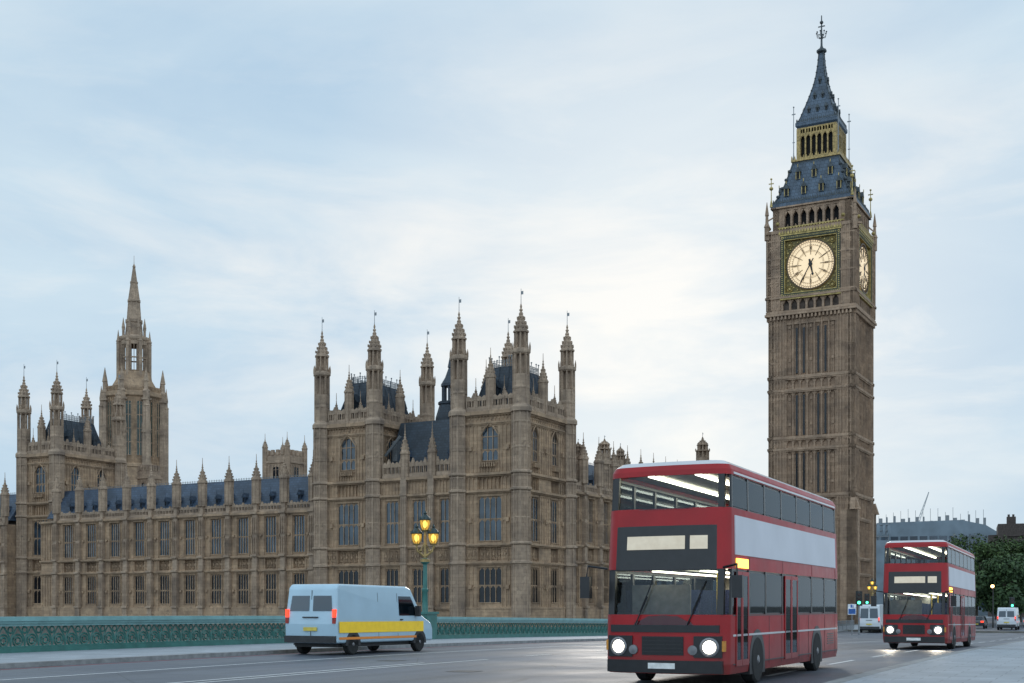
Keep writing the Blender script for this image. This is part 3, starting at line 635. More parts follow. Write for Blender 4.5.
def make_pavilion(label, x, y, w=8.5, d=12.5, ncol_side=2):
    """x,y: front right corner; building lies to -x and +y"""
    root = thing('palace_pavilion', label, 'building', P(x, y), -TP)
    wall = MB()
    wall.box(-w+.4, -.4, .4, d-.4, -6, 24.5)
    face(root, wall, T(-w, 0), w, 1, True)
    face(root, wall, T(0, 0) @ rotz(R(90)), d, ncol_side, True)
    face(root, wall, T(-w, d) @ rotz(R(-90)), d, ncol_side, True)
    wall.box(-w, 0, d-.4, d, -6, 24.5)
    wall.build('wall', 'limestone', root)
    for cx, cy in ((-w, 0), (0, 0), (0, d), (-w, d)): turret(root, cx, cy, -6)
    pb = MB()
    for M, L_ in ((T(-w, 0), w), (rotz(R(90)), d), (T(-w, d) @ rotz(R(-90)), d), (T(0, d) @ rotz(R(180)), w)):
        pb.M = M; battlement(pb, 1, L_-1, 24.95, 2.3, -.1, .2, .7)
    pb.build('parapet', 'pale_stone', root)
    pinnacle(root, -w/2, .25, 24.9, 29.0, 31.8, .5); pinnacle(root, -.25, d/2, 24.9, 29.0, 31.8, .5); pinnacle(root, -w+.25, d/2, 24.9, 29.0, 31.8, .5)
    for q in (.27, .73):
        pinnacle(root, -w*q, .1, 24.9, 26.4, 28.3, .26); pinnacle(root, -.1, d*q, 24.9, 26.4, 28.3, .26)
    r = MB(); a, b = 1.15, 2.7
    r.add([(-w+a, a, 25.1), (-a, a, 25.1), (-a, d-a, 25.1), (-w+a, d-a, 25.1), (-w+b, b, 30.6), (-b, b, 30.6), (-b, d-b, 30.6), (-w+b, d-b, 30.6)],
          [(3,2,1,0), (4,5,6,7), (0,1,5,4), (1,2,6,5), (2,3,7,6), (3,0,4,7)])
    for i in range(9):
        y_ = 1.8+i*(d-3.6)/8; r.tube([(-a+.02, y_, 25.2), (-b+.02, min(max(y_, b), d-b), 30.6)], .05, 4)
    for i in range(5):
        x_ = -w+1.6+i*(w-3.2)/4; r.tube([(x_, a-.02, 25.2), (min(max(x_, -w+b), -b), b-.02, 30.6)], .05, 4)
    ro = r.build('roof', 'dark_roof', root)
    c = MB()
    def crest(p, q):
        p, q = Vector(p), Vector(q); n = int((q-p).length/.32)
        for i in range(n+1):
            v = p.lerp(q, i/n); hh = 1.25 if i % 4 == 0 else .85
            c.box(v.x-.035, v.x+.035, v.y-.035, v.y+.035, 30.6, 30.6+hh)
            if i % 4 == 0: c.ball((v.x, v.y, 30.6+hh), .1, 5, 4)
        for z in (30.75, 31.15, 31.35): c.tube([(p.x, p.y, z), (q.x, q.y, z)], .03, 4)
    for p, q in (((-w+b, b, 0), (-b, b, 0)), ((-b, b, 0), (-b, d-b, 0)), ((-b, d-b, 0), (-w+b, d-b, 0)), ((-w+b, d-b, 0), (-w+b, b, 0))): crest(p, q)
    c.build('cresting', 'steel_grey', ro)
    for M, L_ in ((T(-w, 0), w), (rotz(R(90)), d)):
        for q in ((.5,) if L_ < 10 else (.3, .7)):
            dm = MB(M); cx = L_*q
            dm.box(cx-.4, cx+.4, 1.2, 2.2, 26.6, 27.9); dm.prism([(cx-.55, 27.85), (cx+.55, 27.85), (cx, 28.9)], 1.1, 2.4, 'y'); dm.build('dormer', 'dark_roof', ro)
    return root
make_pavilion('stone palace pavilion nearest the bus, four spired turrets, right of the recessed link', -68.95, 130.3)
make_pavilion('stone palace pavilion with four spired turrets, just left of the recessed steep roofed link', -90.3, 131.0, 8.2)
make_pavilion('stone palace pavilion with spired turrets at far left in front of the octagonal tower', -151.0, 134.5, 7.2)

def make_link():
    root = thing('palace_link', 'recessed stone block with steep dark roof linking the two nearer palace pavilions', 'building', P(-89.6, 130.9), -TP)
    Lh = 12.0; w = MB(); holes = []
    cs = [Lh*(i+.5)/3 for i in range(3)]
    for c in cs: holes += [(c-.95, c+.95, 1.9, 6.2), (c-.95, c+.95, 9.3, 14.7)]
    layer(w, 0, Lh, -6, 17.3, holes, 0, .4); w.box(0, Lh, .4, 11, -6, 17.3)
    for z, p, h in ((1.2, .22, .2), (6.65, .24, .22), (8.8, .26, .24), (15.2, .28, .26), (17.2, .34, .34)):
        w.box(0, Lh, -p*1.45, 0, z, z+h); w.box(0, Lh, -p*.8, 0, z-.15, z)
    for c in cs:
        carved(w, c-1.2, c+1.2, 6.9, 8.7, .8); panel_row(w, c-1.4, c+1.4, 15.5, 17.05, .5, .1, .1)
        for sg in (-1, 1):
            xa, xb = sorted((c+sg*1.05, c+sg*1.55))
            for z0, z1 in ((1.5, 3.9), (4.0, 6.5), (9.1, 11.9), (12.0, 15.0)): panel_row(w, xa, xb, z0, z1, .5, .08, .08)
    w.build('wall', 'limestone', root)
    for c in cs:
        window(root, None, c, 1.9, 6.2, 1.9, 3, (.5,), 0, 'dark_glass'); window(root, None, c, 9.3, 14.7, 1.9, 3, (.5,))
    for x_ in (4.0, 8.0):
        m = MB(); m.box(x_-.42, x_+.42, -.5, 0, -6, 17.6)
        for z in (1.3, 6.7, 8.9, 15.3): m.box(x_-.5, x_+.5, -.6, -.02, z, z+.26)
        for q in (-.3, 0, .3): m.box(x_+q-.04, x_+q+.04, -.57, -.4, 1.7, 15)
        o = m.build('buttress', 'pale_stone', root); pinnacle(o, x_, -.05, 17.4, 20.6, 23.6, .48)
    b_ = MB(); battlement(b_, .6, Lh-.6, 17.55, 2.5, -.02, .26, .6); b_.build('parapet', 'pale_stone', root)
    r = MB(); r.prism([(1.2, 17.5), (10.2, 17.5), (7.2, 25.2), (4.6, 25.2)], .3, Lh-.3, 'x'); ro = r.build('roof', 'dark_roof', root)
    for x_ in (3, 6.2, 9.5):
        d = MB(); d.box(x_-.3, x_+.3, 1.7, 3, 19.6, 20.5); d.prism([(x_-.45, 20.45), (x_+.45, 20.45), (x_, 21.4)], 1.6, 3.6, 'y'); d.build('dormer', 'slate', ro)
    v = MB(T(6.3, 7.0, -1.2)); v.lathe([(1.9, 23), (1.75, 27), (1.3, 28.6), (1.45, 28.7), (1.45, 29.0)], 8)
    for i in range(8):
        a = i*math.pi/4+math.pi/8; v.lathe([(.1, 29), (.1, 31)], 4, math.cos(a)*.95, math.sin(a)*.95)
    v.lathe([(1.1, 31), (1.1, 31.3), (.6, 32.2), (.2, 33.4), (.3, 33.5), (.03, 35)], 8); v.build('ventilator', 'dark_roof', root)
    ch = MB(); ch.box(.6, 1.3, 2.2, 3.4, 20, 22.6); ch.tube([(.2, 1.2, 20.6), (2.3, 1.5, 23.0)], .2, 6); ch.build('stair_ramp', 'steel_grey', root)
make_link()

# ------------------------------------------------------------------ central octagonal tower and small far turrets
def make_central():
    root = thing('octagonal_tower', 'tall octagonal stone tower with a slender spire behind the left pavilion', 'tower', P(-231, 230), -TP)
    b = MB(); ap = 6.85
    b.lathe([(ap, GZ), (ap, 35.5), (ap*1.03, 35.7), (ap*1.03, 36.4), (ap*.98, 36.6), (ap*.98, 52.8), (ap*1.06, 53.2), (ap*1.06, 54.2), (ap*.9, 54.6)], 8)
    b.lathe([(ap*.88, 54.4), (4.3, 57.6), (4.0, 59.6), (4.1, 59.8)], 8)
    for i in range(8):
        a = i*math.pi/4
        b.M = rotz(a)
        for q in range(9): b.box(ap*.98, ap*1.02, -2.7+q*.675-.06, -2.7+q*.675+.06, 36.8, 52.8)
        for q in range(12): b.box(ap*.9, ap*1.0, -2.6+q*.47-.1, -2.6+q*.47+.1, 54.2, 55.6)
    b.M = Matrix.Identity(4)
    b.build('wall', 'limestone', root)
    for i in range(8):
        a = i*math.pi/4
        for q in (-1.25, 1.25):
            M = rotz(a) @ T(ap*.98+.12, q, 0) @ rotz(R(90))
            window(root, M, 0, 38.4, 51.8, 1.5, 2, (.25, .5, .75), .8, 'green_pane', 'pale_stone', yf=-.05, yp=.1)
        an = a+math.pi/8; rr = ap/math.cos(math.pi/8)
        m = MB(T(math.cos(an)*rr, math.sin(an)*rr)); m.lathe([(1.0, GZ), (1.0, 46), (.85, 47), (.8, 54)], 6)
        for z in (36, 44, 52): m.lathe([(1.15, z), (1.15, z+.5)], 6)
        m.lathe([(.9, 54), (.9, 54.3), (.5, 54.8), (.45, 56.6), (.6, 56.7), (.05, 60.2)], 6)
        m.M = T(math.cos(an)*(rr+.9), math.sin(an)*(rr+.9)); m.lathe([(.5, GZ), (.5, 50.5), (.62, 50.6), (.35, 51), (.3, 52.4), (.42, 52.5), (.03, 55.6)], 6)
        m.build('buttress', 'pale_stone', root)
        m = MB(T(math.cos(an)*4.05, math.sin(an)*4.05)); m.lathe([(.4, 56), (.4, 67), (.52, 67.1), (.3, 67.6), (.03, 70)], 6); m.build('pinnacle', 'pale_stone', root)
        m = MB(T(math.cos(an)*2.75, math.sin(an)*2.75)); m.lathe([(.28, 67.0), (.28, 70.6), (.38, 70.7), (.03, 73.2)], 6); m.build('pinnacle', 'pale_stone', root)
    l = MB()
    for i in range(8):
        SC = Matrix.Diagonal((.79, .79, 1, 1)); an = i*math.pi/4+math.pi/8; l.M = SC @ rotz(an); l.box(3.6, 4.7, -.75, .75, 58.5, 67.6)
        l.M = SC @ rotz(i*math.pi/4); l.box(3.9, 4.25, -.1, .1, 59.5, 67); l.box(3.9, 4.3, -1.4, 1.4, 66.4, 67.6); l.box(3.9, 4.3, -1.4, 1.4, 63, 63.3); l.box(3.9, 4.35, -1.5, 1.5, 58.5, 60)
    l.M = Matrix.Diagonal((.79, .79, 1, 1)); l.lathe([(4.5, 67.5), (4.7, 67.8), (4.7, 68.3), (2.7, 69.0), (2.35, 72.0), (2.6, 72.2), (2.6, 72.8)], 8)
    l.build('lantern', 'pale_stone', root)
    s = MB(); s.lathe([(1.75, 72.7), (1.3, 77.2), (1.55, 77.4), (1.55, 77.8), (1.3, 78), (.8, 82), (.95, 82.1), (.95, 82.4), (.75, 82.6), (.2, 86.0), (.4, 86.2), (.06, 87.0), (.04, 89)], 8)
    for i in range(8):
        a = i*math.pi/4+math.pi/8
        s.tube([(math.cos(a)*1.8, math.sin(a)*1.8, 72.7), (math.cos(a)*1.4, math.sin(a)*1.4, 78), (math.cos(a)*.22, math.sin(a)*.22, 86)], .13, 4)
    s.build('spire', 'pale_stone', root)
plain('green_pane', (.018, .05, .046), .15, 0, .6, .4, spec=.4)
make_central()
def small_tower(name, label, x, y, w, z1, zp):
    root = thing(name, label, 'tower', P(x, y), -TP); m = MB(); h = w/2
    m.box(-h, h, -h, h, GZ, z1); m.box(-h-.2, h+.2, -h-.2, h+.2, z1-1.3, z1-.9)
    for k in range(4):
        m.M = rotz(k*math.pi/2)
        for i in range(4): m.box(-h+.2+i*(w-.4)/4, -h+.2+(i+.55)*(w-.4)/4, -h-.1, -h+.3, z1, z1+.9)
        panel_row(m, -h+.3, h-.3, z1-4.6, z1-1.5, .7, .1, .12, -h)
    m.build('wall', 'pale_stone', root)
    for k in range(2):
        window(root, rotz(k*math.pi/2) @ T(0, -h-.05, 0), 0, z1-4.2, z1-1.9, w*.36, 2, (), .5, 'dark_glass', 'pale_stone', .0, .03)
    if zp:
        for sx in (-1, 1):
            for sy in (-1, 1): pinnacle(root, sx*h, sy*h, z1-6, z1+1.4, zp, .38)
small_tower('square_tower', 'small square stone tower with four pinnacles above the long slate roof', -131.7, 165, 4.6, 26.4, 29.4)
small_tower('chimney_block', 'squat crenellated stone chimney block peeping over the long slate roof', -149.3, 152, 2.6, 23.6, 0)

# ------------------------------------------------------------------ clock tower
def make_clock_tower():
    root = thing('clock_tower', 'tall stone clock tower with a lit dial and blue spired roof', 'tower', P(-50.7, 197.6), -TP)
    root.scale = (.972, .972, 1)
    H = 6.35; sh = MB()
    sh.box(-H, H, -H, H, GZ, 46.8)
    FR = [rotz(k*math.pi/2) for k in range(4)]
    bands = [(-1.1, 6.3), (6.7, 8.8), (9.1, 14.9), (15.2, 18.4), (18.9, 25.7), (26.0, 27.4), (27.8, 34.8), (35.1, 36.8), (37.2, 46.4)]
    for k in range(4):
        sh.M = FR[k]
        for sg in (-1, 1):                                  # corner piers
            sh.box(sg*H+(.42 if sg > 0 else -.42), sg*(H-2.35), -H-.42, -H+.5, GZ, 46.6)
            for z0, z1 in bands:
                for q in range(5):
                    x = sg*(H-.02-q*.52); sh.box(x-.07, x+.07, -H-.6, -H-.4, z0+.15, z1-.1); sh.prism([(x-.26*sg+.19, z1-.1), (x-.26*sg, z1-.6), (x-.26*sg-.19, z1-.1)], -H-.5, -H-.4, 'y') if q < 4 else None
            for z in [3, 4.8, 11, 13, 17, 20.5, 22.4, 24.2, 29.5, 31.4, 33.2, 39.2, 41.2, 43.2]:
                for q in range(4): x = sg*(H-.28-q*.52); sh.box(x-.12, x+.12, -H-.46, -H-.4, z, z+.28)
                sh.box(sg*(H+.44), sg*(H-2.3), -H-.47, -H-.4, z+.36, z+.46)
        for z, h in ((6.35, .3), (8.8, .3), (14.9, .3), (18.4, .42), (25.7, .36), (27.4, .42), (34.8, .36), (36.8, .42)):
            sh.box(-H-.62, H+.62, -H-.62, -H+.4, z, z+h); sh.box(-H-.52, H+.52, -H-.52, -H+.4, z-.2, z)
        n = 7; wd = 2*(H-2.35)
        for z0, z1 in bands:
            tall = z1-z0 > 4
            for i in range(n+1):
                x = -wd/2+wd*i/n; sh.box(x-.13, x+.13, -H-.36, -H, z0, z1)
                if tall: sh.box(x-.05, x+.05, -H-.44, -H-.3, z0, z1)
            for i in range(n):
                c = -wd/2+wd*(i+.5)/n; hw = wd/n/2-.13
                if tall:
                    for q in (-.17, .17): sh.box(c+q-.035, c+q+.035, -H-.12, -H, z0+.1, z1-.4)
                for sg in (-1, 1): sh.prism([(c+sg*hw, z1-hw*1.6), (c+sg*hw, z1), (c, z1-.05)], -H-.28, -H, 'y')
                if tall and i in (0, 3, 6):
                    for z in (z0+.24*(z1-z0), z0+.8*(z1-z0)): sh.box(c-.2, c+.2, -H-.16, -H, z, z+.5)
        sh.box(-wd/2, wd/2, -H-.26, -H, 45.2, 46.6)
        for i in range(22): x = -H+i*.605; sh.box(x-.14, x+.14, -H-.85, -H, 46.0, 46.7)
    sh.M = Matrix.Identity(4)
    for z, p in ((46.6, .95), (47.0, .8)): sh.box(-H-p, H+p, -H-p, H+p, z, z+.35)
    sh.M = Matrix.Identity(4)
    # buttress skirt at the base
    for k in range(4):
        sh.M = FR[k]
        for sg in (-1, 1): sh.box(sg*(H+.85), sg*(H-1.6), -H-.85, -H+.6, GZ, 16.2); sh.prism([(sg*(H+.8)-.6, 16.2), (sg*(H+.8)+.6, 16.2), (sg*(H+.8), 18.0)], -H-.8, -H, 'y')
    sh.build('shaft', 'tower_stone', root)
    for k in range(4):                                      # slit windows in the recessed bays
        wd = 2*(H-2.35)
        for z0, z1 in ((9.3, 14.6), (19.1, 25.2), (28.0, 34.2), (37.6, 44.6)):
            for i in (1, 2, 4, 5):
                c = -wd/2+wd*(i+.5)/7
                s_ = MB(FR[k]); s_.box(c-.16, c+.16, -H-.17, -H-.05, z0, z1); s_.build('slit_window', 'dark_glass', root)
    # clock stage
    Q = 6.75; cs = MB(); cs.box(-Q+.55, Q-.55, -Q+.55, Q-.55, 47.2, 59.9)
    for k in range(4):
        cs.M = FR[k]
        for sg in (-1, 1):
            cs.box(sg*Q+(.3 if sg > 0 else -.3), sg*(Q-1.95), -Q-.3, -Q+.6, 47.3, 59.6)
            for q in range(4): x = sg*(Q+.12-q*.65); cs.box(x-.06, x+.06, -Q-.42, -Q-.28, 47.5, 59.4)
            for z in (49.7, 52.6, 55.4, 58.2): cs.box(sg*(Q+.34), sg*(Q-2.1), -Q-.37, -Q-.28, z, z+.22)
            for z in (51.3, 54.0, 56.8):
                for q in range(2): x = sg*(Q-.55-q*.85); cs.box(x-.26, x+.26, -Q-.37, -Q-.28, z, z+.26); cs.box(x-.26, x+.26, -Q-.37, -Q-.28, z+.42, z+.68)
        cs.box(-Q-.5, Q+.5, -Q-.5, -Q+.4, 49.25, 49.6); cs.box(-Q-.45, Q+.45, -Q-.45, -Q+.5, 59.4, 59.9)
        cs.box(-Q+2.15, Q-2.15, -Q-.02, -Q+.6, 49.6, 50.0)
        wd = 2*(Q-2.15)
        for i in range(8): x = -wd/2+wd*i/7; cs.box(x-.16, x+.16, -Q-.1, -Q+.6, 47.2, 49.3)
        for i in range(7):
            c = -wd/2+wd*(i+.5)/7; hw = wd/14-.16
            for sg in (-1, 1): cs.prism([(c+sg*hw, 48.4), (c+sg*hw, 49.25), (c, 49.2)], -Q+.0, -Q+.5, 'y')
        cs.box(Q-.2, Q+1.25, -Q-.25, -Q+.1, 59.3, 59.6)      # gargoyle beam
    cs.M = Matrix.Identity(4)
    cs.build('clock_stage', 'tower_stone', root)
    # dials
    for k in range(4):
        M = FR[k] @ T(0, -Q-.05, 54.15)
        f = MB(M)
        f.cur = 0; hh = 4.75
        for a, b, c, d in ((-hh, -hh+.5, -hh, hh), (hh-.5, hh, -hh, hh), (-hh+.5, hh-.5, hh-.5, hh), (-hh+.5, hh-.5, -hh, -hh+.5)): f.box(a, b, -.28, .5, c, d)
        f.cur = 2; f.box(-hh+.5, hh-.5, .3, .5, -hh+.5, hh-.5)
        f.cur = 1
        for i in range(30):
            q = -hh+.15+i*(2*hh-.3)/29
            for s_ in (-1, 1): f.box(s_*(hh-.25)-.1, s_*(hh-.25)+.1, -.34, -.25, q-.07, q+.07); f.box(q-.07, q+.07, -.34, -.25, s_*(hh-.25)-.1, s_*(hh-.25)+.1)
        for s_ in (-1, 1):
            f.box(-hh+.5, hh-.5, -.2, .3, s_*(hh-.62)-.06, s_*(hh-.62)+.06); f.box(s_*(hh-.62)-.06, s_*(hh-.62)+.06, -.2, .3, -hh+.74, hh-.74)
            f.box(-Q+1.9, Q-1.9, -.36, .4, s_*(hh+.2)-.16, s_*(hh+.2)+.12)
        for sx in (-1, 1):
            for sz in (-1, 1):
                cx, cz = sx*3.4, sz*3.4
                f.tube([(cx+math.cos(t)*.42, .2, cz+math.sin(t)*.42) for t in [j*math.pi/5 for j in range(10)]], .1, 4, True); f.box(cx-.16, cx+.16, .1, .3, cz-.16, cz+.16)
                for t in range(6):
                    a = math.atan2(cz, cx)+(t-2.5)*.17; f.box(4.25*math.cos(a)-.1, 4.25*math.cos(a)+.1, .16, .3, 4.25*math.sin(a)-.1, 4.25*math.sin(a)+.1)
        surround = f.build('dial_surround', ['dial_frame', 'gold_dull', 'spandrel_gold'], root)
        d = MB(M); n = 64
        d.add([(0, .12, 0)]+[(3.75*math.sin(2*math.pi*i/n), .12, 3.75*math.cos(2*math.pi*i/n)) for i in range(n)], [(0, i+1, (i+1) % n+1) for i in range(n)])
        dial = d.build('dial', 'dial_glass', root)
        def ring(mb, r, w, y0=.0, y1=.12, seg=64):
            for i in range(seg):
                a, b = 2*math.pi*i/seg, 2*math.pi*(i+1)/seg
                p = [(q*math.sin(t), q*math.cos(t)) for q, t in ((r-w/2, a), (r+w/2, a), (r+w/2, b), (r-w/2, b))]
                mb.add([(x, y0, z) for x, z in p]+[(x, y1, z) for x, z in p], [(0,1,2,3), (0,4,5,1), (2,6,7,3)])
        t_ = MB(M @ Matrix.Diagonal((1.07, 1, 1.07, 1)))
        ring(t_, 3.52, .18, -.06); ring(t_, 3.2, .045); ring(t_, 2.72, .05); ring(t_, 1.98, .05); ring(t_, 1.82, .03)
        def stroke(a, r0, r1, off, w, slant=0):
            """radial bar at clock angle a, sideways offset off"""
            for_x = lambda r, o: (r*math.sin(a)+o*math.cos(a), r*math.cos(a)-o*math.sin(a))
            q = [for_x(r0, off-w/2-slant), for_x(r0, off+w/2-slant), for_x(r1, off+w/2+slant), for_x(r1, off-w/2+slant)]
            t_.add([(x, .03, z) for x, z in q]+[(x, .12, z) for x, z in q], [(0,1,2,3), (0,4,5,1), (1,5,6,2), (2,6,7,3), (3,7,4,0)])
        for i in range(60):
            if i % 5: stroke(i*math.pi/30, 3.2, 3.46, 0, .05)
            else: stroke(i*math.pi/30, 1.4, 3.46, -.0, .075)
            stroke((i+.5)*math.pi/30, 2.74, 2.9, 0, .025); stroke((i+.5)*math.pi/30, 3.05, 3.2, 0, .025)
        NUM = ['XII','I','II','III','IIII','V','VI','VII','VIII','IX','X','XI']
        for i, sN in enumerate(NUM):
            a = i*math.pi/6; wid = {'I': .1, 'V': .22, 'X': .24}; tot = sum(wid[c] for c in sN); x = -tot/2
            for c in sN:
                m = x+wid[c]/2
                if c == 'I': stroke(a, 2.08, 2.62, m, .05)
                elif c == 'V': stroke(a, 2.08, 2.62, m-.05, .05, -.05); stroke(a, 2.08, 2.62, m+.05, .03, .05)
                else: stroke(a, 2.08, 2.62, m, .05, -.09); stroke(a, 2.08, 2.62, m, .03, .09)
                x += wid[c]
        t_.build('dial_tracery', 'dial_trace', dial)
        for nm, ang, ln, wd0, back in (('minute_hand', 210, 3.25, .15, .9), ('hour_hand', 167.5, 1.75, .3, .75)):
            a = R(ang); h_ = MB(M @ Matrix.Rotation(a, 4, 'Y') @ Matrix.Diagonal((1.1, 1, 1.07, 1)))
            y0 = -.14 if nm == 'minute_hand' else -.06
            h_.prism([(-wd0*.45, -back), (wd0*.45, -back), (wd0*.55, -.3), (wd0*.5, .3), (wd0*.32, ln*.75), (wd0*.7 if nm == 'hour_hand' else wd0*.3, ln*.82), (0, ln), (-wd0*.7 if nm == 'hour_hand' else -wd0*.3, ln*.82), (-wd0*.32, ln*.75), (-wd0*.5, .3), (-wd0*.55, -.3)], y0-.05, y0, 'y')
            h_.prism([(math.sin(t)*.3, math.cos(t)*.3) for t in [j*math.pi/6 for j in range(12)]], y0-.06, y0+.01, 'y')
            h_.build(nm, 'hand_iron', dial)
    # gold bands and belfry arcade above the dials
    gb = MB()
    for k in range(4):
        gb.M = FR[k]
        gb.box(-Q+1.7, Q-1.7, -Q-.34, -Q+.3, 58.95, 59.2)
        for i in range(22): x = -Q+1.9+i*.46; gb.prism([(x-.18, 59.2), (x+.18, 59.2), (x+.18, 59.35), (x, 59.75), (x-.18, 59.35)], -Q-.5, -Q-.44, 'y'); gb.box(x-.1, x+.1, -Q-.52, -Q-.45, 59.95, 60.2)
        gb.box(-Q+1.5, Q-1.5, -Q-.2, -Q+.2, 60.2, 60.36)
        for sg in (-1, 1): gb.ball((sg*(Q-1.55), -Q-.42, 60.9), .3, 8, 6)
    gb.build('gilded_band', 'gold_dull', root)
    A = 6.25; bf = MB(); bf.box(-A+.9, A-.9, -A+.9, A-.9, 59.9, 63.6)
    for k in range(4):
        bf.M = FR[k]
        for sg in (-1, 1): bf.box(sg*A, sg*(A-1.75), -A, -A+1, 59.8, 63.6)
        bf.box(-A+1.75, A-1.75, -A+.02, -A+1, 59.8, 60.5); bf.box(-A+1.75, A-1.75, -A+.02, -A+1, 63.1, 63.6)
        n = 7; wd = 2*(A-1.75)
        for i in range(n+1): x = -wd/2+wd*i/n; bf.box(x-.17, x+.17, -A-.08, -A+1, 60.5, 63.1)
        for i in range(n):
            c = -wd/2+wd*(i+.5)/n; hw = wd/n/2-.17
            for sg in (-1, 1): bf.prism([(c+sg*hw, 62.2), (c+sg*hw, 63.1), (c, 63.0)], -A+.05, -A+.6, 'y')
            bf.prism([(c-.2, 60.5), (c+.2, 60.5), (c, 61.0)], -A+.1, -A+.25, 'y')
        bf.box(-A-.3, A+.3, -A-.3, -A+.6, 63.5, 63.75)
    bf.build('belfry', 'tower_stone', root)
    vd = MB()
    for k in range(4):
        vd = MB(FR[k]); vd.box(-A+1.75, A-1.75, -A+.8, -A+.88, 60.5, 63.1); vd.build('belfry_opening', 'void_black', root)
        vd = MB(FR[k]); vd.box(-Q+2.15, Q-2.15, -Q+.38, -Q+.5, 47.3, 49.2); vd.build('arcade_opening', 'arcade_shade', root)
    for sx in (-1, 1):
        for sy in (-1, 1):
            m = MB(T(sx*(Q+.25), sy*(Q+.25))); m.lathe([(.36, 58.6), (.36, 60.6), (.46, 60.7), (.24, 61.3), (.2, 62.4), (.3, 62.5), (.04, 64.6)], 8); m.tube([(0, 0, 61.6), (-sx*.7, -sy*.7, 62.2), (-sx*1.0, -sy*1.0, 62.6)], .12, 5)
            m.build('pinnacle', 'tower_stone', root)
            m = MB(T(sx*6.45, sy*6.45)); m.lathe([(.22, 63.9), (.14, 64.6), (.07, 65), (.05, 68.2)], 6); m.ball((0, 0, 66.8), .3, 8, 6); m.box(-.4, .4, -.05, .05, 67.5, 67.65); m.ball((0, 0, 68.3), .16, 6, 5)
            m.build('corner_finial', 'gold_dull', root)
            m = MB(T(sx*3.6, sy*3.6)); m.lathe([(.12, 71.2), (.06, 73), (.05, 80.0)], 6); m.box(-.3, .3, -.04, .04, 78.8, 78.95); m.box(-.2, .2, -.04, .04, 74.4, 74.5); m.ball((0, 0, 80), .12, 6, 5)
            m.build('corner_finial', 'steel_grey', root)
    # lower roof
    prof = [(6.5, 63.6), (6.5, 64.2), (6.1, 64.5), (5.5, 65.6), (4.8, 67.4), (4.1, 69.6), (3.6, 71.5)]
    r = MB(); r.lathe(prof, 4, cap=True)
    ro = r.build('roof', 'iron_roof', root)
    c = MB()
    for k in range(4):
        c.M = FR[k]
        for i in range(34): x = -6.2+i*.376; c.prism([(x-.12, 64.5), (x+.12, 64.5), (x, 65.05)], -6.25, -6.17, 'y')
        c.box(-6.3, 6.3, -6.27, -6.19, 64.4, 64.52)
        c.M = Matrix.Identity(4)
    for sx in (-1, 1):
        for sy in (-1, 1):
            c.tube([(sx*a, sy*a, z+.05) for a, z in prof[2:]], .13, 5)
            for a, z in ((5.6, 65.6), (5.05, 67), (4.55, 68.4), (4.1, 69.8)): c.ball((sx*a, sy*a, z), .28, 6, 5)
    c.build('roof_cresting', 'iron_trim', ro)
    for k in range(4):
        for zz, yy, xs in ((65.7, 5.47, (-4.2, -1.4, 1.4, 4.2)), (68.4, 4.45, (-2.6, 0, 2.6))):
            for x in xs:
                d = MB(FR[k]); d.box(x-.3, x+.3, -yy-.25, -yy+.9, zz-.2, zz+1.0); d.prism([(x-.46, zz+.95), (x+.46, zz+.95), (x, zz+1.8)], -yy-.35, -yy+1.2, 'y'); d.cur = 1
                d.box(x-.17, x+.17, -yy-.29, -yy-.2, zz-.05, zz+.95); d.cur = 2; d.box(x-.05, x+.05, -yy-.4, -yy-.3, zz+1.7, zz+2.15); d.box(x-.36, x-.26, -yy-.32, -yy-.24, zz-.2, zz+.95); d.box(x+.26, x+.36, -yy-.32, -yy-.24, zz-.2, zz+.95)
                d.build('dormer', ['iron_trim', 'void_black', 'gold_dull'], ro)
    # lantern
    la = MB(); la.box(-2.6, 2.6, -2.6, 2.6, 71.5, 77.2)
    lg = MB(); a = 3.15
    lg.box(-3.95, 3.95, -3.95, 3.95, 71.3, 71.6)
    for k in range(4):
        lg.M = FR[k]
        for i in range(7):
            x = -2.7+i*.9; lg.box(x-.11, x+.11, -a-.06, -a+.4, 71.6, 76.6)
        for sg in (-1, 1): lg.box(sg*3.2, sg*2.65, -a-.1, -a+.5, 71.6, 76.6)
        lg.box(-3.15, 3.15, -a-.02, -a+.3, 71.6, 72.1); lg.box(-3.15, 3.15, -a-.02, -a+.3, 75.65, 75.85); lg.box(-3.15, 3.15, -a-.02, -a+.3, 76.45, 76.7)
        for i in range(13): lg.box(-2.75+i*.458-.07, -2.75+i*.458+.07, -a-.01, -a+.3, 75.85, 76.45)
        for i in range(6):
            c0 = -2.25+i*.9
            for sg in (-1, 1): lg.prism([(c0+sg*.34, 75.0), (c0+sg*.34, 75.7), (c0, 75.7)], -a, -a+.3, 'y')
            lg.box(c0-.04, c0+.04, -a-.06, -a, 75.3, 76.6)
        for i in range(17): x = -3.8+i*.475; lg.prism([(x-.16, 71.6), (x+.16, 71.6), (x, 72.25)], -3.93, -3.85, 'y')
    lao = la.build('lantern', 'void_black', root); lg.build('lantern_arcade', 'gilding', lao)
    ev = MB()
    ev.box(-3.75, 3.75, -3.75, 3.75, 71.0, 71.3); ev.build('balcony', 'iron_trim', root); ev = MB()
    ev.lathe([(3.1, 76.6), (3.4, 77.0), (3.4, 77.5), (3.2, 77.7)], 4); ev.build('eaves', 'iron_roof', root)
    sp = [(3.15, 77.6), (2.78, 78.4), (2.36, 79.6), (1.9, 81.0), (1.44, 82.5), (1.05, 83.9), (.74, 85.4), (.5, 87.2), (.32, 89.6)]
    s = MB(); s.lathe(sp, 4); spo = s.build('spire', 'iron_roof', root)
    t = MB()
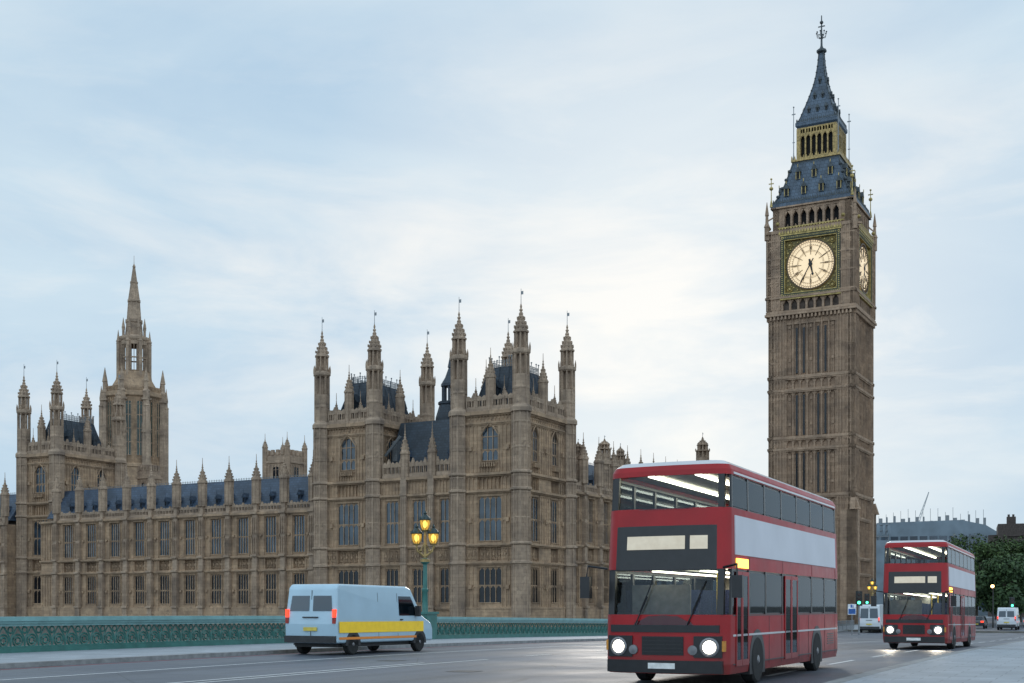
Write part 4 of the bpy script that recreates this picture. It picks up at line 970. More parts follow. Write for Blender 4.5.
    for sx in (-1, 1):
        for sy in (-1, 1):
            t.tube([(sx*q, sy*q, z) for q, z in sp], .09, 5)
            for z in range(79, 90):
                q = next(a0+(a1-a0)*(z-z0)/(z1-z0) for (a0, z0), (a1, z1) in zip(sp[:-1], sp[1:]) if z0 <= z <= z1); t.ball((sx*q, sy*q, z), .14, 5, 4)
    for k in range(4):
        t.M = FR[k]
        for i in range(20): x = -3.1+i*.33; t.prism([(x-.12, 77.6), (x+.12, 77.6), (x, 78.15)], -3.3, -3.22, 'y')
    t.M = Matrix.Identity(4)
    t.build('spire_cresting', 'iron_trim', spo)
    for k in range(4):
        for z, yy, xs in ((79.3, 2.5, (-1.4, 0, 1.4)), (81.6, 1.72, (-.65, .65)), (84.2, 1.0, (0,))):
            for x in xs:
                d = MB(FR[k]); d.box(x-.2, x+.2, -yy-.15, -yy+.5, z-.2, z+.4); d.prism([(x-.3, z+.36), (x+.3, z+.36), (x, z+.95)], -yy-.2, -yy+.6, 'y'); d.cur = 1; d.box(x-.12, x+.12, -yy-.18, -yy-.1, z-.12, z+.36)
                d.build('dormer', ['iron_trim', 'void_black'], spo)
    fn = MB(T(0, 0, -1.9) @ Matrix.Diagonal((1, 1, 1, 1))); fn.lathe([(.3, 90.9), (.75, 91.2), (.75, 91.5), (.3, 91.8), (.16, 92.2), (.12, 94.3)], 8)
    fn.ball((0, 0, 95.9), .28, 8, 6); fn.lathe([(.12, 94), (.07, 97)], 6)
    for k in range(8):
        a = k*math.pi/4; fn.tube([(0, 0, 93.4), (.7*math.cos(a), .7*math.sin(a), 93.6), (.8*math.cos(a), .8*math.sin(a), 94.2)], .05, 4); fn.ball((.8*math.cos(a), .8*math.sin(a), 94.3), .12, 5, 4)
    fn.box(-.55, .55, -.06, .06, 95.2, 95.35)
    fn.build('finial', 'iron_trim', root)
plain('spandrel_gold', (.15, .115, .035), .5, .3, .7, 5)
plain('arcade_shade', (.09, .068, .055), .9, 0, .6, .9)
plain('dial_frame', (.045, .055, .035), .5, .2, .3, 2)
plain('dial_trace', (.085, .05, .02), .5)
plain('hand_iron', (.012, .010, .009), .5)
plain('iron_trim', (.06, .07, .075), .5, .3, .3, 2)
make_clock_tower()

# ------------------------------------------------------------------ bridge parapet and lamps
LAMPS = [13, 54, 97, 137.5, 178]
def make_parapet():
    root = thing('bridge_parapet', 'long green iron bridge parapet with rows of pierced trefoil rings', 'parapet', (0,0,0), -TB)
    rail = MB(); base = MB(); tr = MB()
    ss = list(range(-40, 132, 4))
    def run(mb, t0, t1, d0, d1):
        for a, b in zip(ss[:-1], ss[1:]):
            za, zb = zr(a)+.12, zr(b)+.12
            mb.add([(t0,a,za+d0),(t1,a,za+d0),(t1,b,zb+d0),(t0,b,zb+d0),(t0,a,za+d1),(t1,a,za+d1),(t1,b,zb+d1),(t0,b,zb+d1)],
                   [(0,3,2,1),(4,5,6,7),(1,2,6,5),(3,0,4,7)] + ([(0,1,5,4)] if a == ss[0] else []) + ([(2,3,7,6)] if b == ss[-1] else []))
    run(rail, PS-.36, PS+.2, .98, 1.12); run(rail, PS-.3, PS+.14, .90, .98); run(rail, PS-.26, PS+.08, .82, .90)
    run(base, PS-.3, PS+.2, -.05, .14); run(base, PS-.26, PS+.14, .14, .2)
    st = .56; s = -20.0
    while s < 130:
        z = zr(s)+.12; c = s+st/2; R_ = .17
        for cy, cz, rr in ((c, .37, .19), (c, .37, .10)):
            tr.tube([(PS-.02, cy+rr*math.cos(q), z+cz+rr*math.sin(q)) for q in [j*math.pi/6 for j in range(12)]], .034, 4, True)
        tr.tube([(PS-.02, s, z+.2), (PS-.02, s+.05, z+.5), (PS-.02, c, z+.83)], .035, 4); tr.tube([(PS-.02, s+st, z+.2), (PS-.02, s+st-.05, z+.5), (PS-.02, c, z+.83)], .035, 4)
        tr.tube([(PS-.02, s+.1*math.cos(q), z+.70+.1*math.sin(q)) for q in [j*math.pi/4 for j in range(8)]], .03, 4, True)
        s += st
    rail.build('top_rail', 'rail_green_lit', root); base.build('plinth', 'bridge_green', root); tr.build('tracery_panel', 'bridge_green', root)
    for s in LAMPS[:3]:
        p = MB(); z = zr(s)+.12; p.box(PS-.5, PS+.35, s-.5, s+.5, z-.05, z+1.25); p.box(PS-.58, PS+.43, s-.58, s+.58, z+1.25, z+1.36)
        p.build('pedestal', 'bridge_green', root)
make_parapet()
def make_lamp():
    root = thing('bridge_lamp', 'x', 'street lamp', group='triple lantern lamps along the bridge')
    c = MB(); c.lathe([(.34, 0), (.34, .5), (.24, .62), (.2, 1.0), (.13, 1.15), (.115, 2.2), (.14, 2.25), (.14, 2.35), (.10, 2.4), (.085, 3.5), (.2, 3.6), (.2, 3.72), (.1, 3.8)], 12)
    c.build('column', 'bridge_green', root, True)
    a = MB(); a.lathe([(.16, 3.58), (.21, 3.62), (.21, 3.74), (.12, 3.78)], 12); a.lathe([(.06, 3.75), (.05, 5.05), (.09, 5.1)], 8)
    for sx in (-1, 1):
        a.tube([(0, 0, 3.85), (sx*.12, 0, 3.95), (sx*.31, 0, 4.12), (sx*.38, 0, 4.3), (sx*.37, 0, 4.42)], [.06, .055, .05, .045, .05], 6)
        a.tube([(sx*.02, 0, 4.5), (sx*.16, 0, 4.25), (sx*.24, 0, 4.1), (sx*.12, 0, 3.95)], .03, 5); a.ball((sx*.2, 0, 4.15), .07, 6, 5)
        a.lathe([(.14, 4.42), (.17, 4.48)], 8, sx*.37)
    a.lathe([(.12, 5.05), (.17, 5.12)], 8)
    a.build('bracket', 'gilding', root, True)
    for x, z in ((-.37, 4.48), (.37, 4.48), (0, 5.12)):
        l = MB(T(x, 0, z)); l.lathe([(.1, 0), (.17, .12), (.205, .3), (.21, .46)], 8); lo = l.build('lantern', 'amber_glass', root); l = MB(T(x, 0, z)); l.ball((0, 0, .27), .1, 8, 8, 1.7); l.build('mantle', 'lamp_glow', lo)
        r = MB(T(x, 0, z))
        for i in range(8):
            an = i*math.pi/4+math.pi/8; r.tube([(.115*math.cos(an), .115*math.sin(an), 0), (.185*math.cos(an), .185*math.sin(an), .12), (.228*math.cos(an), .228*math.sin(an), .46)], .011, 4)
        r.lathe([(.235, .45), (.27, .48), (.25, .52), (.17, .62), (.1, .70), (.05, .74), (.07, .8), (.01, .92)], 8)
        for i in range(8):
            an = i*math.pi/4; r.cb(.25*math.cos(an), .25*math.sin(an), .5, .04, .04, .09)
        r.build('lantern_cap', 'rail_dark', lo)
    return root
plain('rail_dark', (.03, .05, .05), .45, .2)
lamp0 = make_lamp()
LL = [None, 'green lamp post with three lit lanterns on the parapet, largest one left of the bus', 'lit triple lantern lamp seen through the windows of the nearer bus',
      'lit triple lantern lamp at the tail of the nearer bus below the clock tower', 'smallest lit triple lantern lamp beside the farther bus and the green signals']
for i, s in enumerate(LAMPS):
    if i == 0: continue
    o = lamp0 if i == 1 else copy_tree(lamp0)
    z = zr(s)+.12
    o.location = B(PS-.05, s, z + (-.0 if s > 120 else .0)); o.rotation_euler = (0, 0, -R(5)); o.scale = (1.14, 1.14, 1.06); o['label'] = LL[i]

# ------------------------------------------------------------------ buses
def outline(w, l, r, inset=0, seg=5):
    hw = w/2-inset; y0, y1 = inset, l-inset; pts = []
    for ci, (cx, cy, a0) in enumerate(((hw-r, y1-r, 0), (-hw+r, y1-r, 90), (-hw+r, y0+r, 180), (hw-r, y0+r, 270))):
        if ci == 3: pts += [(-hw+r+(2*hw-2*r)*k/8, y0) for k in range(1, 8)]
        for i in range(seg+1):
            a = R(a0+90*i/seg); pts.append((cx+r*math.cos(a), cy+r*math.sin(a)))
    return pts
def band(mb, pts, z0, z1, pts1=None):
    n = len(pts); q = pts1 or pts
    mb.add([(x, y, z0) for x, y in pts]+[(x, y, z1) for x, y in q], [(i, (i+1) % n, n+(i+1) % n, n+i) for i in range(n)])
def wheel(parent, x, y, r, w, sg):
    M = T(x, y, r) @ Matrix.Rotation(R(90), 4, 'Y')
    t = MB(M); t.lathe([(r*.58, -w/2), (r*.9, -w/2), (r, -w*.36), (r, w*.36), (r*.9, w/2), (r*.58, w/2)], 24); wo = t.build('wheel', 'rubber', parent, True)
    h = MB(M); z = sg*(w/2-.01); h.lathe([(r*.58, z-.04), (r*.5, z), (r*.3, z-.03*sg*1), (r*.12, z+.03*sg)] if sg > 0 else [(r*.12, z-.03), (r*.3, z+.03), (r*.5, z), (r*.58, z+.04)], 20)
    h.build('rim', 'rim_grey', wo)
def make_bus():
    root = thing('double_decker_bus', 'x', 'bus', group='red double-decker buses')
    W_, L_, r = 2.52, 11.0, .28
    o0, oi, og = outline(W_, L_, r), outline(W_, L_, r-.04, .04), outline(W_, L_, r-.03, .03)
    b = MB()
    band(b, outline(W_, L_, r, .03), .26, .45, o0); band(b, o0, .45, 1.40); band(b, o0, 2.28, 2.52)
    b.add([(x, y, 1.40) for x, y in o0]+[(x, y, 1.40) for x, y in oi], [(i, (i+1) % len(o0), len(o0)+(i+1) % len(o0), len(o0)+i) for i in range(len(o0))])
    band(b, o0, 3.34, 3.46); band(b, o0, 4.10, 4.20)
    band(b, o0, 4.20, 4.30, outline(W_, L_, r, .05)); 
    b.prism(outline(W_, L_, r, .1), .28, .34)
    body = b.build('body', 'bus_red', root, True)
    rf = MB(); band(rf, outline(W_, L_, r, .05), 4.30, 4.38, outline(W_, L_, r, .18)); pts = outline(W_, L_, r, .18); n = len(pts)
    rf.add([(x, y, 4.38) for x, y in pts], [tuple(range(n))]); rf.build('roof', 'bus_white', root, True)
    ad = MB(); band(ad, o0, 2.52, 3.34); ad.build('side_panel', 'bus_red', root, True)
    for sg in (-1, 1):
        a = MB(); a.box(sg*(W_/2+.001), sg*(W_/2+.022), .5, 10.4, 2.56, 3.32); a.build('advert_panel', 'advert_white', root)
        a = MB(); a.box(sg*(W_/2+.001), sg*(W_/2+.012), .4, 10.6, .98, 1.02); a.box(sg*(W_/2+.001), sg*(W_/2+.014), .45, 10.55, 4.12, 4.16); a.build('trim_strip', 'bus_white', root)
    # pillars
    def strip(mb, x0, x1, y0, y1, z0, z1, n=10):
        for k in range(n): mb.box(x0+(x1-x0)*k/n, x0+(x1-x0)*(k+1)/n, y0, y1, z0, z1)
    p = MB()
    ys = [.32, 1.75, 3.1, 4.6, 6.1, 7.6, 9.1, 10.6]
    for z0, z1 in ((1.40, 2.28), (3.46, 4.10)):
        for sg in (-1, 1):
            for y in ys: p.box(sg*(W_/2-.05), sg*(W_/2-.006), y-.055, y+.055, z0, z1)
            p.box(sg*(W_/2-.09), sg*(W_/2-.03), .3, 10.7, z0-.02, z0+.03); p.box(sg*(W_/2-.09), sg*(W_/2-.03), .3, 10.7, z1-.05, z1)
        for sg in (-1, 1):
            for y in (.1, 10.9): p.box(sg*(W_/2-.22), sg*(W_/2-.1), y-.07, y+.07, z0, z1)
    p.build('pillar', 'bus_black', root)
    for z0, z1 in ((1.40, 2.28), (3.46, 4.10)):
        for sg in (-1, 1):
            for a_, c_ in zip(ys[:-1], ys[1:]):
                g_ = MB(); g_.box(sg*(W_/2-.025), sg*(W_/2-.012), a_+.055, c_-.055, z0+.03, z1-.05); g_.build('window', 'bus_glass', root)
    for y, nm in ((.03, 'windscreen'), (10.95, 'rear_window')):
        for z0, z1 in ((1.2 if y < 1 else 1.42, 2.26), (3.44, 4.12)):
            g_ = MB(); yy = -.012 if y < 1 else L_+.012; n_ = 8
            pts = [(-1.1+2.2*i/n_, yy+(.10 if y < 1 else -.10)*abs(-1+2*i/n_)**3) for i in range(n_+1)]
            g_.add([(x, q, z0) for x, q in pts]+[(x, q+(.03 if y < 1 else -.03), z1) for x, q in pts], [(i, i+1, n_+2+i, n_+1+i) for i in range(n_)]); g_.build(nm, 'screen_glass', root, True)
    fr = MB(); fr.prism(outline(2.26, .5, .2, 0), 2.26, 3.12); fr.v = [(x, y-.02, z) for x, y, z in fr.v]; fr.build('destination_box', 'bus_black', root)
    d = MB(); strip(d, -.78, .42, -.042, -.03, 2.66, 2.92, 6); strip(d, .52, .86, -.042, -.03, 2.66, 2.92, 3); d.build('destination_display', 'white_glow', root)
    d = MB(); d.box(W_/2+.0, W_/2+.03, .62, 1.55, 2.31, 2.49); d.build('route_display', 'amber_glow', root)
    for sg in (-1, 1):
        h = MB(T(sg*.92, -.03, .78) @ Matrix.Rotation(R(90), 4, 'X')); h.lathe([(.02, -.05), (.19, -.05), (.18, .012), (.155, .02), (.15, .0)], 18); ho = h.build('headlight', 'rim_grey', root)
        h = MB(T(sg*.92, -.03, .78) @ Matrix.Rotation(R(90), 4, 'X')); h.lathe([(.01, .0), (.125, .002), (.11, .02), (.05, .035), (.01, .038)], 16); h.build('lens', 'head_glow', ho)
        sd = bpy.data.lights.new('headlight_beam', 'SPOT'); sd.energy = 130; sd.spot_size = R(75); sd.spot_blend = .8; sd.color = (1, .88, .68); sd.shadow_soft_size = .1
        so_ = bpy.data.objects.new('headlight_beam', sd); COL.objects.link(so_); so_.parent = root; so_.location = (sg*.92, -.14, .78); so_.rotation_euler = (R(-58), 0, 0)
        h = MB(T(sg*.6, -.02, .72) @ Matrix.Rotation(R(90), 4, 'X')); h.lathe([(.02, -.05), (.1, -.05), (.09, .01), (.02, .015)], 14); h.build('foglight', 'rim_grey', root)
        h = MB(); h.box(sg*1.12, sg*1.2, -.015, .12, .7, .9); h.build('indicator', 'amber_lens', root)
        h = MB(); h.box(sg*.82, sg*1.15, L_-.01, L_+.03, 1.0, 1.3); h.build('tail_light', 'tail_glow', root)
        m = MB(); m.tube([(sg*1.18, .12, 2.3), (sg*1.5, -.12, 2.35), (sg*1.52, -.16, 2.1)], .025, 6); m.box(sg*1.43, sg*1.63, -.22, -.1, 1.72, 2.14); m.build('mirror', 'bus_black', root)
        for y in (2.35, 8.15):
            wa = MB(); wa.prism([(y+.62*math.cos(t), .48+.62*math.sin(t)) for t in [math.pi*j/12 for j in range(13)]]+[(y-.62, .2), (y+.62, .2)], sg*(W_/2-.28), sg*(W_/2+.006), 'x'); wa.build('wheel_arch', 'bus_black', root)
            wheel(root, sg*(W_/2-.12), y, .48, .28, sg)
    sm_ = MB()
    for sg in (-1, 1):
        for y in (3.35, 4.5, 6.2, 7.2, 9.1, 10.4): sm_.box(sg*(W_/2+.001), sg*(W_/2+.005), y-.008, y+.008, .36, 1.36)
        for y in (1.75, 4.6, 7.6, 10.45): sm_.box(sg*(W_/2+.001), sg*(W_/2+.005), y-.008, y+.008, 2.3, 2.54)
        sm_.box(sg*(W_/2+.001), sg*(W_/2+.006), .4, 10.7, 1.375, 1.395); sm_.box(sg*(W_/2+.001), sg*(W_/2+.006), .4, 10.7, .43, .455)
        for k in range(5): sm_.box(sg*(W_/2+.001), sg*(W_/2+.008), 9.4, 10.2, .62+k*.06, .645+k*.06)
    sm_.build('panel_seam', 'bus_black', root)
    for sg in (-1, 1):
        hh_ = MB(); strip(hh_, sg*.62, sg*1.15, -.022, .04, .58, .99, 6); hh_.build('lamp_housing', 'bus_black', root)
    bm = MB(); strip(bm, -1.16, 1.16, -.06, .1, .28, .52, 12); bm.build('bumper', 'bus_black', root)
    gr = MB(); strip(gr, -.42, .42, -.012, .05, .62, .98, 5); strip(gr, -1.1, 1.1, -.012, .05, 1.06, 1.2, 12); [strip(gr, -.4, .4, -.03, -.012, .66+k*.07, .685+k*.07, 5) for k in range(5)]; gr.build('grille', 'bus_black', root)
    pl = MB(); pl.box(-.27, .27, -.075, -.06, .36, .47); pl.build('number_plate', 'plate_white', root)
    for x in (-.55, .5):
        wp = MB(); wp.tube([(x, -.05, 1.2), (x+.25, -.05, 1.75)], .014, 4); wp.tube([(x+.1, -.055, 1.45), (x+.35, -.06, 2.05)], .012, 4)
        wp.build('wiper', 'bus_black', root)
    # doors on the kerb side
    for y0, y1 in ((.62, 1.62), (4.75, 6.0)):
        dr = MB(); x = W_/2
        for a_, c_ in ((y0, (y0+y1)/2-.01), ((y0+y1)/2+.01, y1)):
            dr.box(x+.002, x+.02, a_, a_+.06, .4, 2.24); dr.box(x+.002, x+.02, c_-.06, c_, .4, 2.24); dr.box(x+.002, x+.02, a_+.06, c_-.06, .4, .52); dr.box(x+.002, x+.02, a_+.06, c_-.06, 2.16, 2.24)
        do = dr.build('door', 'bus_red', root); gl = MB(); gl.box(x+.003, x+.012, y0+.06, y1-.06, .52, 2.16); gl.build('door_glass', 'screen_glass', do)
    # inside
    fl = MB(); fl.box(-1.2, 1.2, .15, 10.85, .36, .42); fl.box(-1.2, 1.2, .35, 10.8, 2.34, 2.44); fl.box(-1.2, 1.2, .2, 10.8, 4.2, 4.24); fl.build('deck_floor', 'bus_inside', root)
    sm = None
    for zf, ys_ in ((.9, [3.2+.95*i for i in range(8)]), (2.44, [1.1+.95*i for i in range(10)])):
        for y in ys_:
            for sg in (-1, 1):
                if sm is None:
                    q = MB(); q.box(-.42, .42, -.25, .2, .38, .5); q.box(-.42, .42, .2, .3, .4, 1.02); q.box(-.35, -.3, -.05, .05, 0, .38); q.box(.3, .35, -.05, .05, 0, .38); sm = q.mesh('seat', 'seat_blue')
                so_ = bpy.data.objects.new('seat', sm); COL.objects.link(so_); so_.parent = root; so_.location = (sg*.72, y, zf)
    for z in (2.28, 4.16):
        tb = MB(); 
        for sg in (-1, 1): tb.box(sg*.5-.05, sg*.5+.05, 1.0 if z < 3 else .6, 10.2, z-.03, z)
        tb.build('ceiling_light', 'tube_glow', root)
    dv = MB(); dv.box(-1.15, .1, 1.5, 1.55, .42, 2.0); dv.build('cab_screen', 'bus_inside', root)
    st = MB(); st.prism([(6.2, .42), (6.5, .42), (8.4, 2.34), (8.1, 2.34)], -1.1, -.4, 'x'); st.build('stair', 'bus_inside', root)
    po = MB()
    for y in (2.6, 4.5, 6.2, 8.0): po.tube([(.35, y, .42), (.35, y, 2.3)], .018, 6)
    po.build('hand_pole', 'stripe_yellow', root)
    # bowed, raked front and slight tumblehome of the bodywork
    for o in root.children_recursive:
        if o.type != 'MESH' or o.name.split('.')[0] in ('seat', 'wheel', 'rim', 'mirror'): continue
        for v in o.data.vertices:
            x, y, z = v.co; w = min(1, max(0, 1-(y+.05)/1.1))
            v.co.y = y+w*(.26*max(0, z-1.15)/3.2*min(1, max(0, z-1.15)/1.6+.35)+.15*(x/1.26)**2)
            k = max(0, z-2.3)/2.1; v.co.x = x*(1-.035*k)
            if y > 10: v.co.y -= .10*k*min(1, y-10)
    return root
glassy('screen_glass', (.55, .61, .63), .02)
plain('amber_lens', (.6, .25, .03), .3)
bus1 = make_bus()
bus2 = copy_tree(bus1)
def place(o, t, s, rz=0, label=None, group=None):
    sl_ = math.atan((zr(s+8)-zr(s))/8)
    o.location = B(t, s, zr(s)+.004); o.rotation_euler = (sl_, 0, -TB+rz)
    if label: o['label'] = label
    if group: o['group'] = group
bus1.scale = (1, .955, 1)
place(bus1, -7.95, 22.9, 0, 'nearer and larger red double-decker bus with headlights on, in front of the clock tower base')
place(bus2, -7.45, 51.8, 0, 'farther red double-decker bus with headlights on, right of the clock tower')

# ------------------------------------------------------------------ vans and cars (rear towards the camera)
def make_van(name, label, L_, W_, H_, paint, stripe=None, group=None, dark_low=True):
    root = thing(name, label, 'van', group=group)
    hw = W_/2; h0 = .38
    prof = [(0.04, h0), (0.0, 1.0), (0.10, H_-.12), (.22, H_), (L_-1.75, H_), (L_-1.45, H_-.08), (L_-.78, 1.30), (L_-.12, 1.02), (L_, .82), (L_, h0)]
    m = MB(); n = len(prof)
    ring = []
    for inx, x in ((1, -hw), (0, -hw+.0), (0, hw), (1, hw)): pass
    def pr(x, ins): return [(x, y, z) for y, z in prof]
    def tum(z): return 1.0 if z < 1.05 else 1.0-.09*(z-1.05)/(H_-1.05)
    for sg in (-1, 1): pass
    vs = [(-hw*tum(z), y, z) for y, z in prof]+[(hw*tum(z), y, z) for y, z in prof]
    m.add(vs, [tuple(range(n)), tuple(range(n, 2*n))[::-1]]+[(i, n+i, n+(i+1) % n, (i+1) % n) for i in range(n)])
    body = m.build('body', paint, root)
    bv = body.modifiers.new('bevel', 'BEVEL'); bv.width = .07; bv.segments = 3; bv.limit_method = 'ANGLE'; bv.angle_limit = R(25)
    def sx(z): return hw*tum(z)
    for sg in (-1, 1):
        for y0, y1, z0, z1 in ((L_-2.35, L_-1.55, 1.28, H_-.35),):
            g_ = MB(); g_.add([(sg*(sx(z)+.012), y, z) for y, z in ((y0, z0), (y1+.5, z0), (y1+.02, z1), (y0, z1))], [(0,1,2,3)]); g_.build('side_window', 'car_glass', root)
        d = MB()
        for y in (L_-2.45, L_-1.0, L_-3.7): d.add([(sg*(sx(z)+.008), y+dy, z) for dy, z in ((0, .5), (.02, .5), (.02, H_-.25), (0, H_-.25))], [(0,1,2,3)])
        d.build('door_seam', 'plastic_dark', root)
        mi = MB(); mi.box(sg*(hw+.02), sg*(hw+.2), L_-1.32, L_-1.2, 1.25, 1.62); mi.build('mirror', 'plastic_dark', root)
        if stripe:
            s_ = MB(); z0, z1 = .72, 1.08; s_.add([(sg*(sx(z)+.014), y, z) for y, z in ((.12, z0), (L_-.7, z0), (L_-.7, z1), (.12, z1))], [(0,1,2,3)]); s_.build('side_stripe', stripe, root)
            s_ = MB(); s_.add([(sg*(sx(z)+.014), y, z) for y, z in ((.12, .5), (L_-1.2, .5), (L_-1.2, .58), (.12, .58))], [(0,1,2,3)]); s_.build('lower_stripe', 'stripe_orange', root)
        t_ = MB(); t_.box(sg*(hw-.17), sg*(hw-.05), -.03, .06, 1.22, 1.48); t_.build('tail_light', 'tail_glow', root); t_ = MB(); t_.box(sg*(hw-.17), sg*(hw-.05), -.028, .06, 1.02, 1.21); t_.build('indicator', 'dead_red', root)
        hd = MB(); hd.box(sg*(hw*tum(1.15)+.005), sg*(hw*tum(1.15)+.03), L_-2.3, L_-2.12, 1.12, 1.16); hd.build('handle', 'plastic_dark', root)
        h_ = MB(); h_.box(sg*(hw-.42), sg*(hw-.08), L_-.1, L_+.02, .78, .98); h_.build('headlight', 'rim_grey', root)
        for y in (.95, L_-.95):
            a_ = MB(); a_.prism([(y+.44*math.cos(t), .34+.44*math.sin(t)) for t in [math.pi*j/10 for j in range(11)]]+[(y-.44, .3), (y+.44, .3)], sg*(hw-.25), sg*(hw+.01), 'x'); a_.build('wheel_arch', 'plastic_dark', root)
            wheel(root, sg*(hw-.1), y, .34, .22, sg)
    for sg in (-1, 1):
        w_ = MB(); f = lambda z: .10*(z-1)/(H_-1.12)-.012
        w_.add([(x, f(z), z) for x, z in ((sg*.07, 1.42), (sg*(hw-.2), 1.42), (sg*(hw-.26), H_-.38), (sg*.07, H_-.38))], [(0,1,2,3)]); w_.build('rear_window', 'car_glass', root)
    s_ = MB(); s_.add([(x, (.10*(z-1)/(H_-1.12) if z > 1 else .01)-.010, z) for x, z in ((-.012, .5), (.012, .5), (.012, H_-.2), (-.012, H_-.2))], [(0,1,2,3)]); s_.box(-.3, .3, -.03, .0, 1.2, 1.24); s_.build('rear_door_seam', 'plastic_dark', root)
    b_ = MB(); b_.box(-hw+.05, hw-.05, -.08, .08, .4, .62); b_.build('bumper', 'plastic_dark', root)
    p_ = MB(); p_.box(-.26, .26, -.035, -.01, .78, .9); p_.build('number_plate', 'plate_yellow', root)
    ws = MB(); ws.add([(x, y, z+.012) for x, y, z in ((-hw*.8, L_-1.42, H_-.12), (hw*.8, L_-1.42, H_-.12), (hw*.86, L_-.82, 1.36), (-hw*.86, L_-.82, 1.36))], [(0,1,2,3)]); ws.build('windscreen', 'car_glass', root)
    u = MB(); u.box(-hw+.2, hw-.2, .3, L_-.3, .25, .5); u.build('underbody', 'plastic_dark', root)
    return root
v1 = make_van('delivery_van', 'pale blue van with yellow and orange side stripes beside the green parapet', 6.2, 2.05, 2.3, 'van_blue', 'stripe_yellow')
place(v1, -23.6, 33.5)
v2 = make_van('delivery_van', 'large white van beneath the green traffic signals between the two buses', 6.6, 2.1, 2.75, 'van_white')
place(v2, -22.0, 124)
v3 = make_van('delivery_van', 'small white van with red tail lights in front of the dark trees', 5.4, 2.0, 2.45, 'van_white')
place(v3, -11.2, 145)
def make_car(label, paint, lights=True):
    root = thing('parked_car', label, 'car')
    L_, hw = 4.3, .88
    prof = [(.05, .35), (0, .75), (.1, .98), (.55, 1.02), (1.0, 1.42), (1.6, 1.48), (2.5, 1.44), (3.2, 1.0), (4.1, .86), (4.3, .6), (4.25, .32)]
    n = len(prof); tum = lambda z: 1 if z < 1 else 1-.35*(z-1); m = MB()
    m.add([(-hw*tum(z), y, z) for y, z in prof]+[(hw*tum(z), y, z) for y, z in prof], [tuple(range(n)), tuple(range(n, 2*n))[::-1]]+[(i, n+i, n+(i+1) % n, (i+1) % n) for i in range(n)])
    b = m.build('body', paint, root); bv = b.modifiers.new('bevel', 'BEVEL'); bv.width = .06; bv.segments = 3; bv.limit_method = 'ANGLE'
    g_ = MB(); g_.add([(-.62, .62, 1.08), (.62, .62, 1.08), (.56, .98, 1.4), (-.56, .98, 1.4)], [(0,1,2,3)]); g_.v = [(x, y-.03, z+.01) for x, y, z in g_.v]; g_.build('rear_window', 'car_glass', root)
    for sg in (-1, 1):
        g_ = MB(); g_.add([(sg*(hw*tum(z)+.012), y, z) for y, z in ((.75, 1.06), (3.0, 1.04), (2.45, 1.38), (1.1, 1.38))], [(0,1,2,3)]); g_.build('side_window', 'car_glass', root)
        t_ = MB(); t_.box(sg*.5, sg*.84, -.02, .12, .72, .92); t_.build('tail_light', 'tail_glow', root)
        for y in (.8, 3.45): wheel(root, sg*(hw-.08), y, .31, .2, sg)
    p_ = MB(); p_.box(-.26, .26, -.02, .02, .5, .6); p_.build('number_plate', 'plate_yellow', root)
    return root
c1 = make_car('dark car with red tail lights just left of the small white van', 'car_dark'); place(c1, -15.0, 152)
c2 = make_car('silver car with glowing lights just right of the small white van', 'car_silver'); place(c2, -9.6, 160)
h_ = MB(); h_.box(-.25, .25, 1.4, 1.6, 1.49, 1.6); h_.build('roof_light', 'amber_glow', c2)

# ------------------------------------------------------------------ signals, signs, railings
def make_signal():
    root = thing('traffic_light', 'x', 'traffic light', group='traffic lights showing green')
    p = MB(); p.lathe([(.09, 0), (.09, .3), (.06, .34), (.057, 3.3)], 10); p.build('post', 'steel_grey', root)
    b = MB(); b.box(-.24, .24, -.02, .0, 2.25, 3.35); b.box(-.16, .16, -.2, -.02, 2.32, 3.28); b.build('backboard', 'black_paint', root)
    for z, m in ((3.1, 'dead_lens'), (2.8, 'dead_lens'), (2.5, 'green_glow')):
        l = MB(T(0, -.2, z) @ Matrix.Rotation(R(90), 4, 'X')); l.lathe([(.01, -.01), (.12, -.01), (.11, .015), (.02, .02)], 14); l.build('lens', m, root)
        v = MB(T(0, -.2, z)); v.tube([(.13*math.cos(t), -.06, .13*math.sin(t)) for t in [math.pi*j/8 for j in range(9)]], .02, 4); v.build('visor', 'black_paint', root)
    return root
sig0 = make_signal()
def at_px(x, y, depth):  # returns a ground point whose head reads at that bearing
    return Vector(((x-512)/1250*depth, depth, 0))
for i, (x, yd, hz, sc, lb) in enumerate(((859, 112, GZ, 1.2, 'green traffic signal left of the smallest triple lantern lamp'), (867, 152, GZ, 1.25, 'green traffic signal right of the square pole sign, under the smallest lantern lamp'),
        (973, 128, GZ+.1, 1.3, 'green traffic signal just behind the farther bus and left of the small white van'), (1012, 138, GZ, 1.1, 'green traffic signal right of the small white van'))):
    o = sig0 if i == 0 else copy_tree(sig0)
    o.location = at_px(x, 0, yd); o.location.z = hz; o.rotation_euler = (0, 0, -R(14)); o.scale = (sc, sc, sc); o['label'] = lb
sg_ = thing('pole_sign', 'small blue and white sign on a slim grey pole beside the green signals', 'sign', at_px(852, 0, 108)+Vector((0, 0, GZ)), -R(16))
m = MB(); m.lathe([(.045, 0), (.04, 2.95)], 8); m.build('pole', 'steel_grey', sg_)
m = MB(); m.box(-.35, .35, -.05, -.03, 1.95, 2.85); m.build('board', 'sign_white', sg_)
m = MB(); m.box(-.3, .3, -.06, -.05, 2.0, 2.45); m.box(-.12, .02, -.062, -.05, 2.55, 2.8); m.box(.06, .12, -.062, -.05, 2.5, 2.75); m.build('symbol', 'sign_blue', sg_)
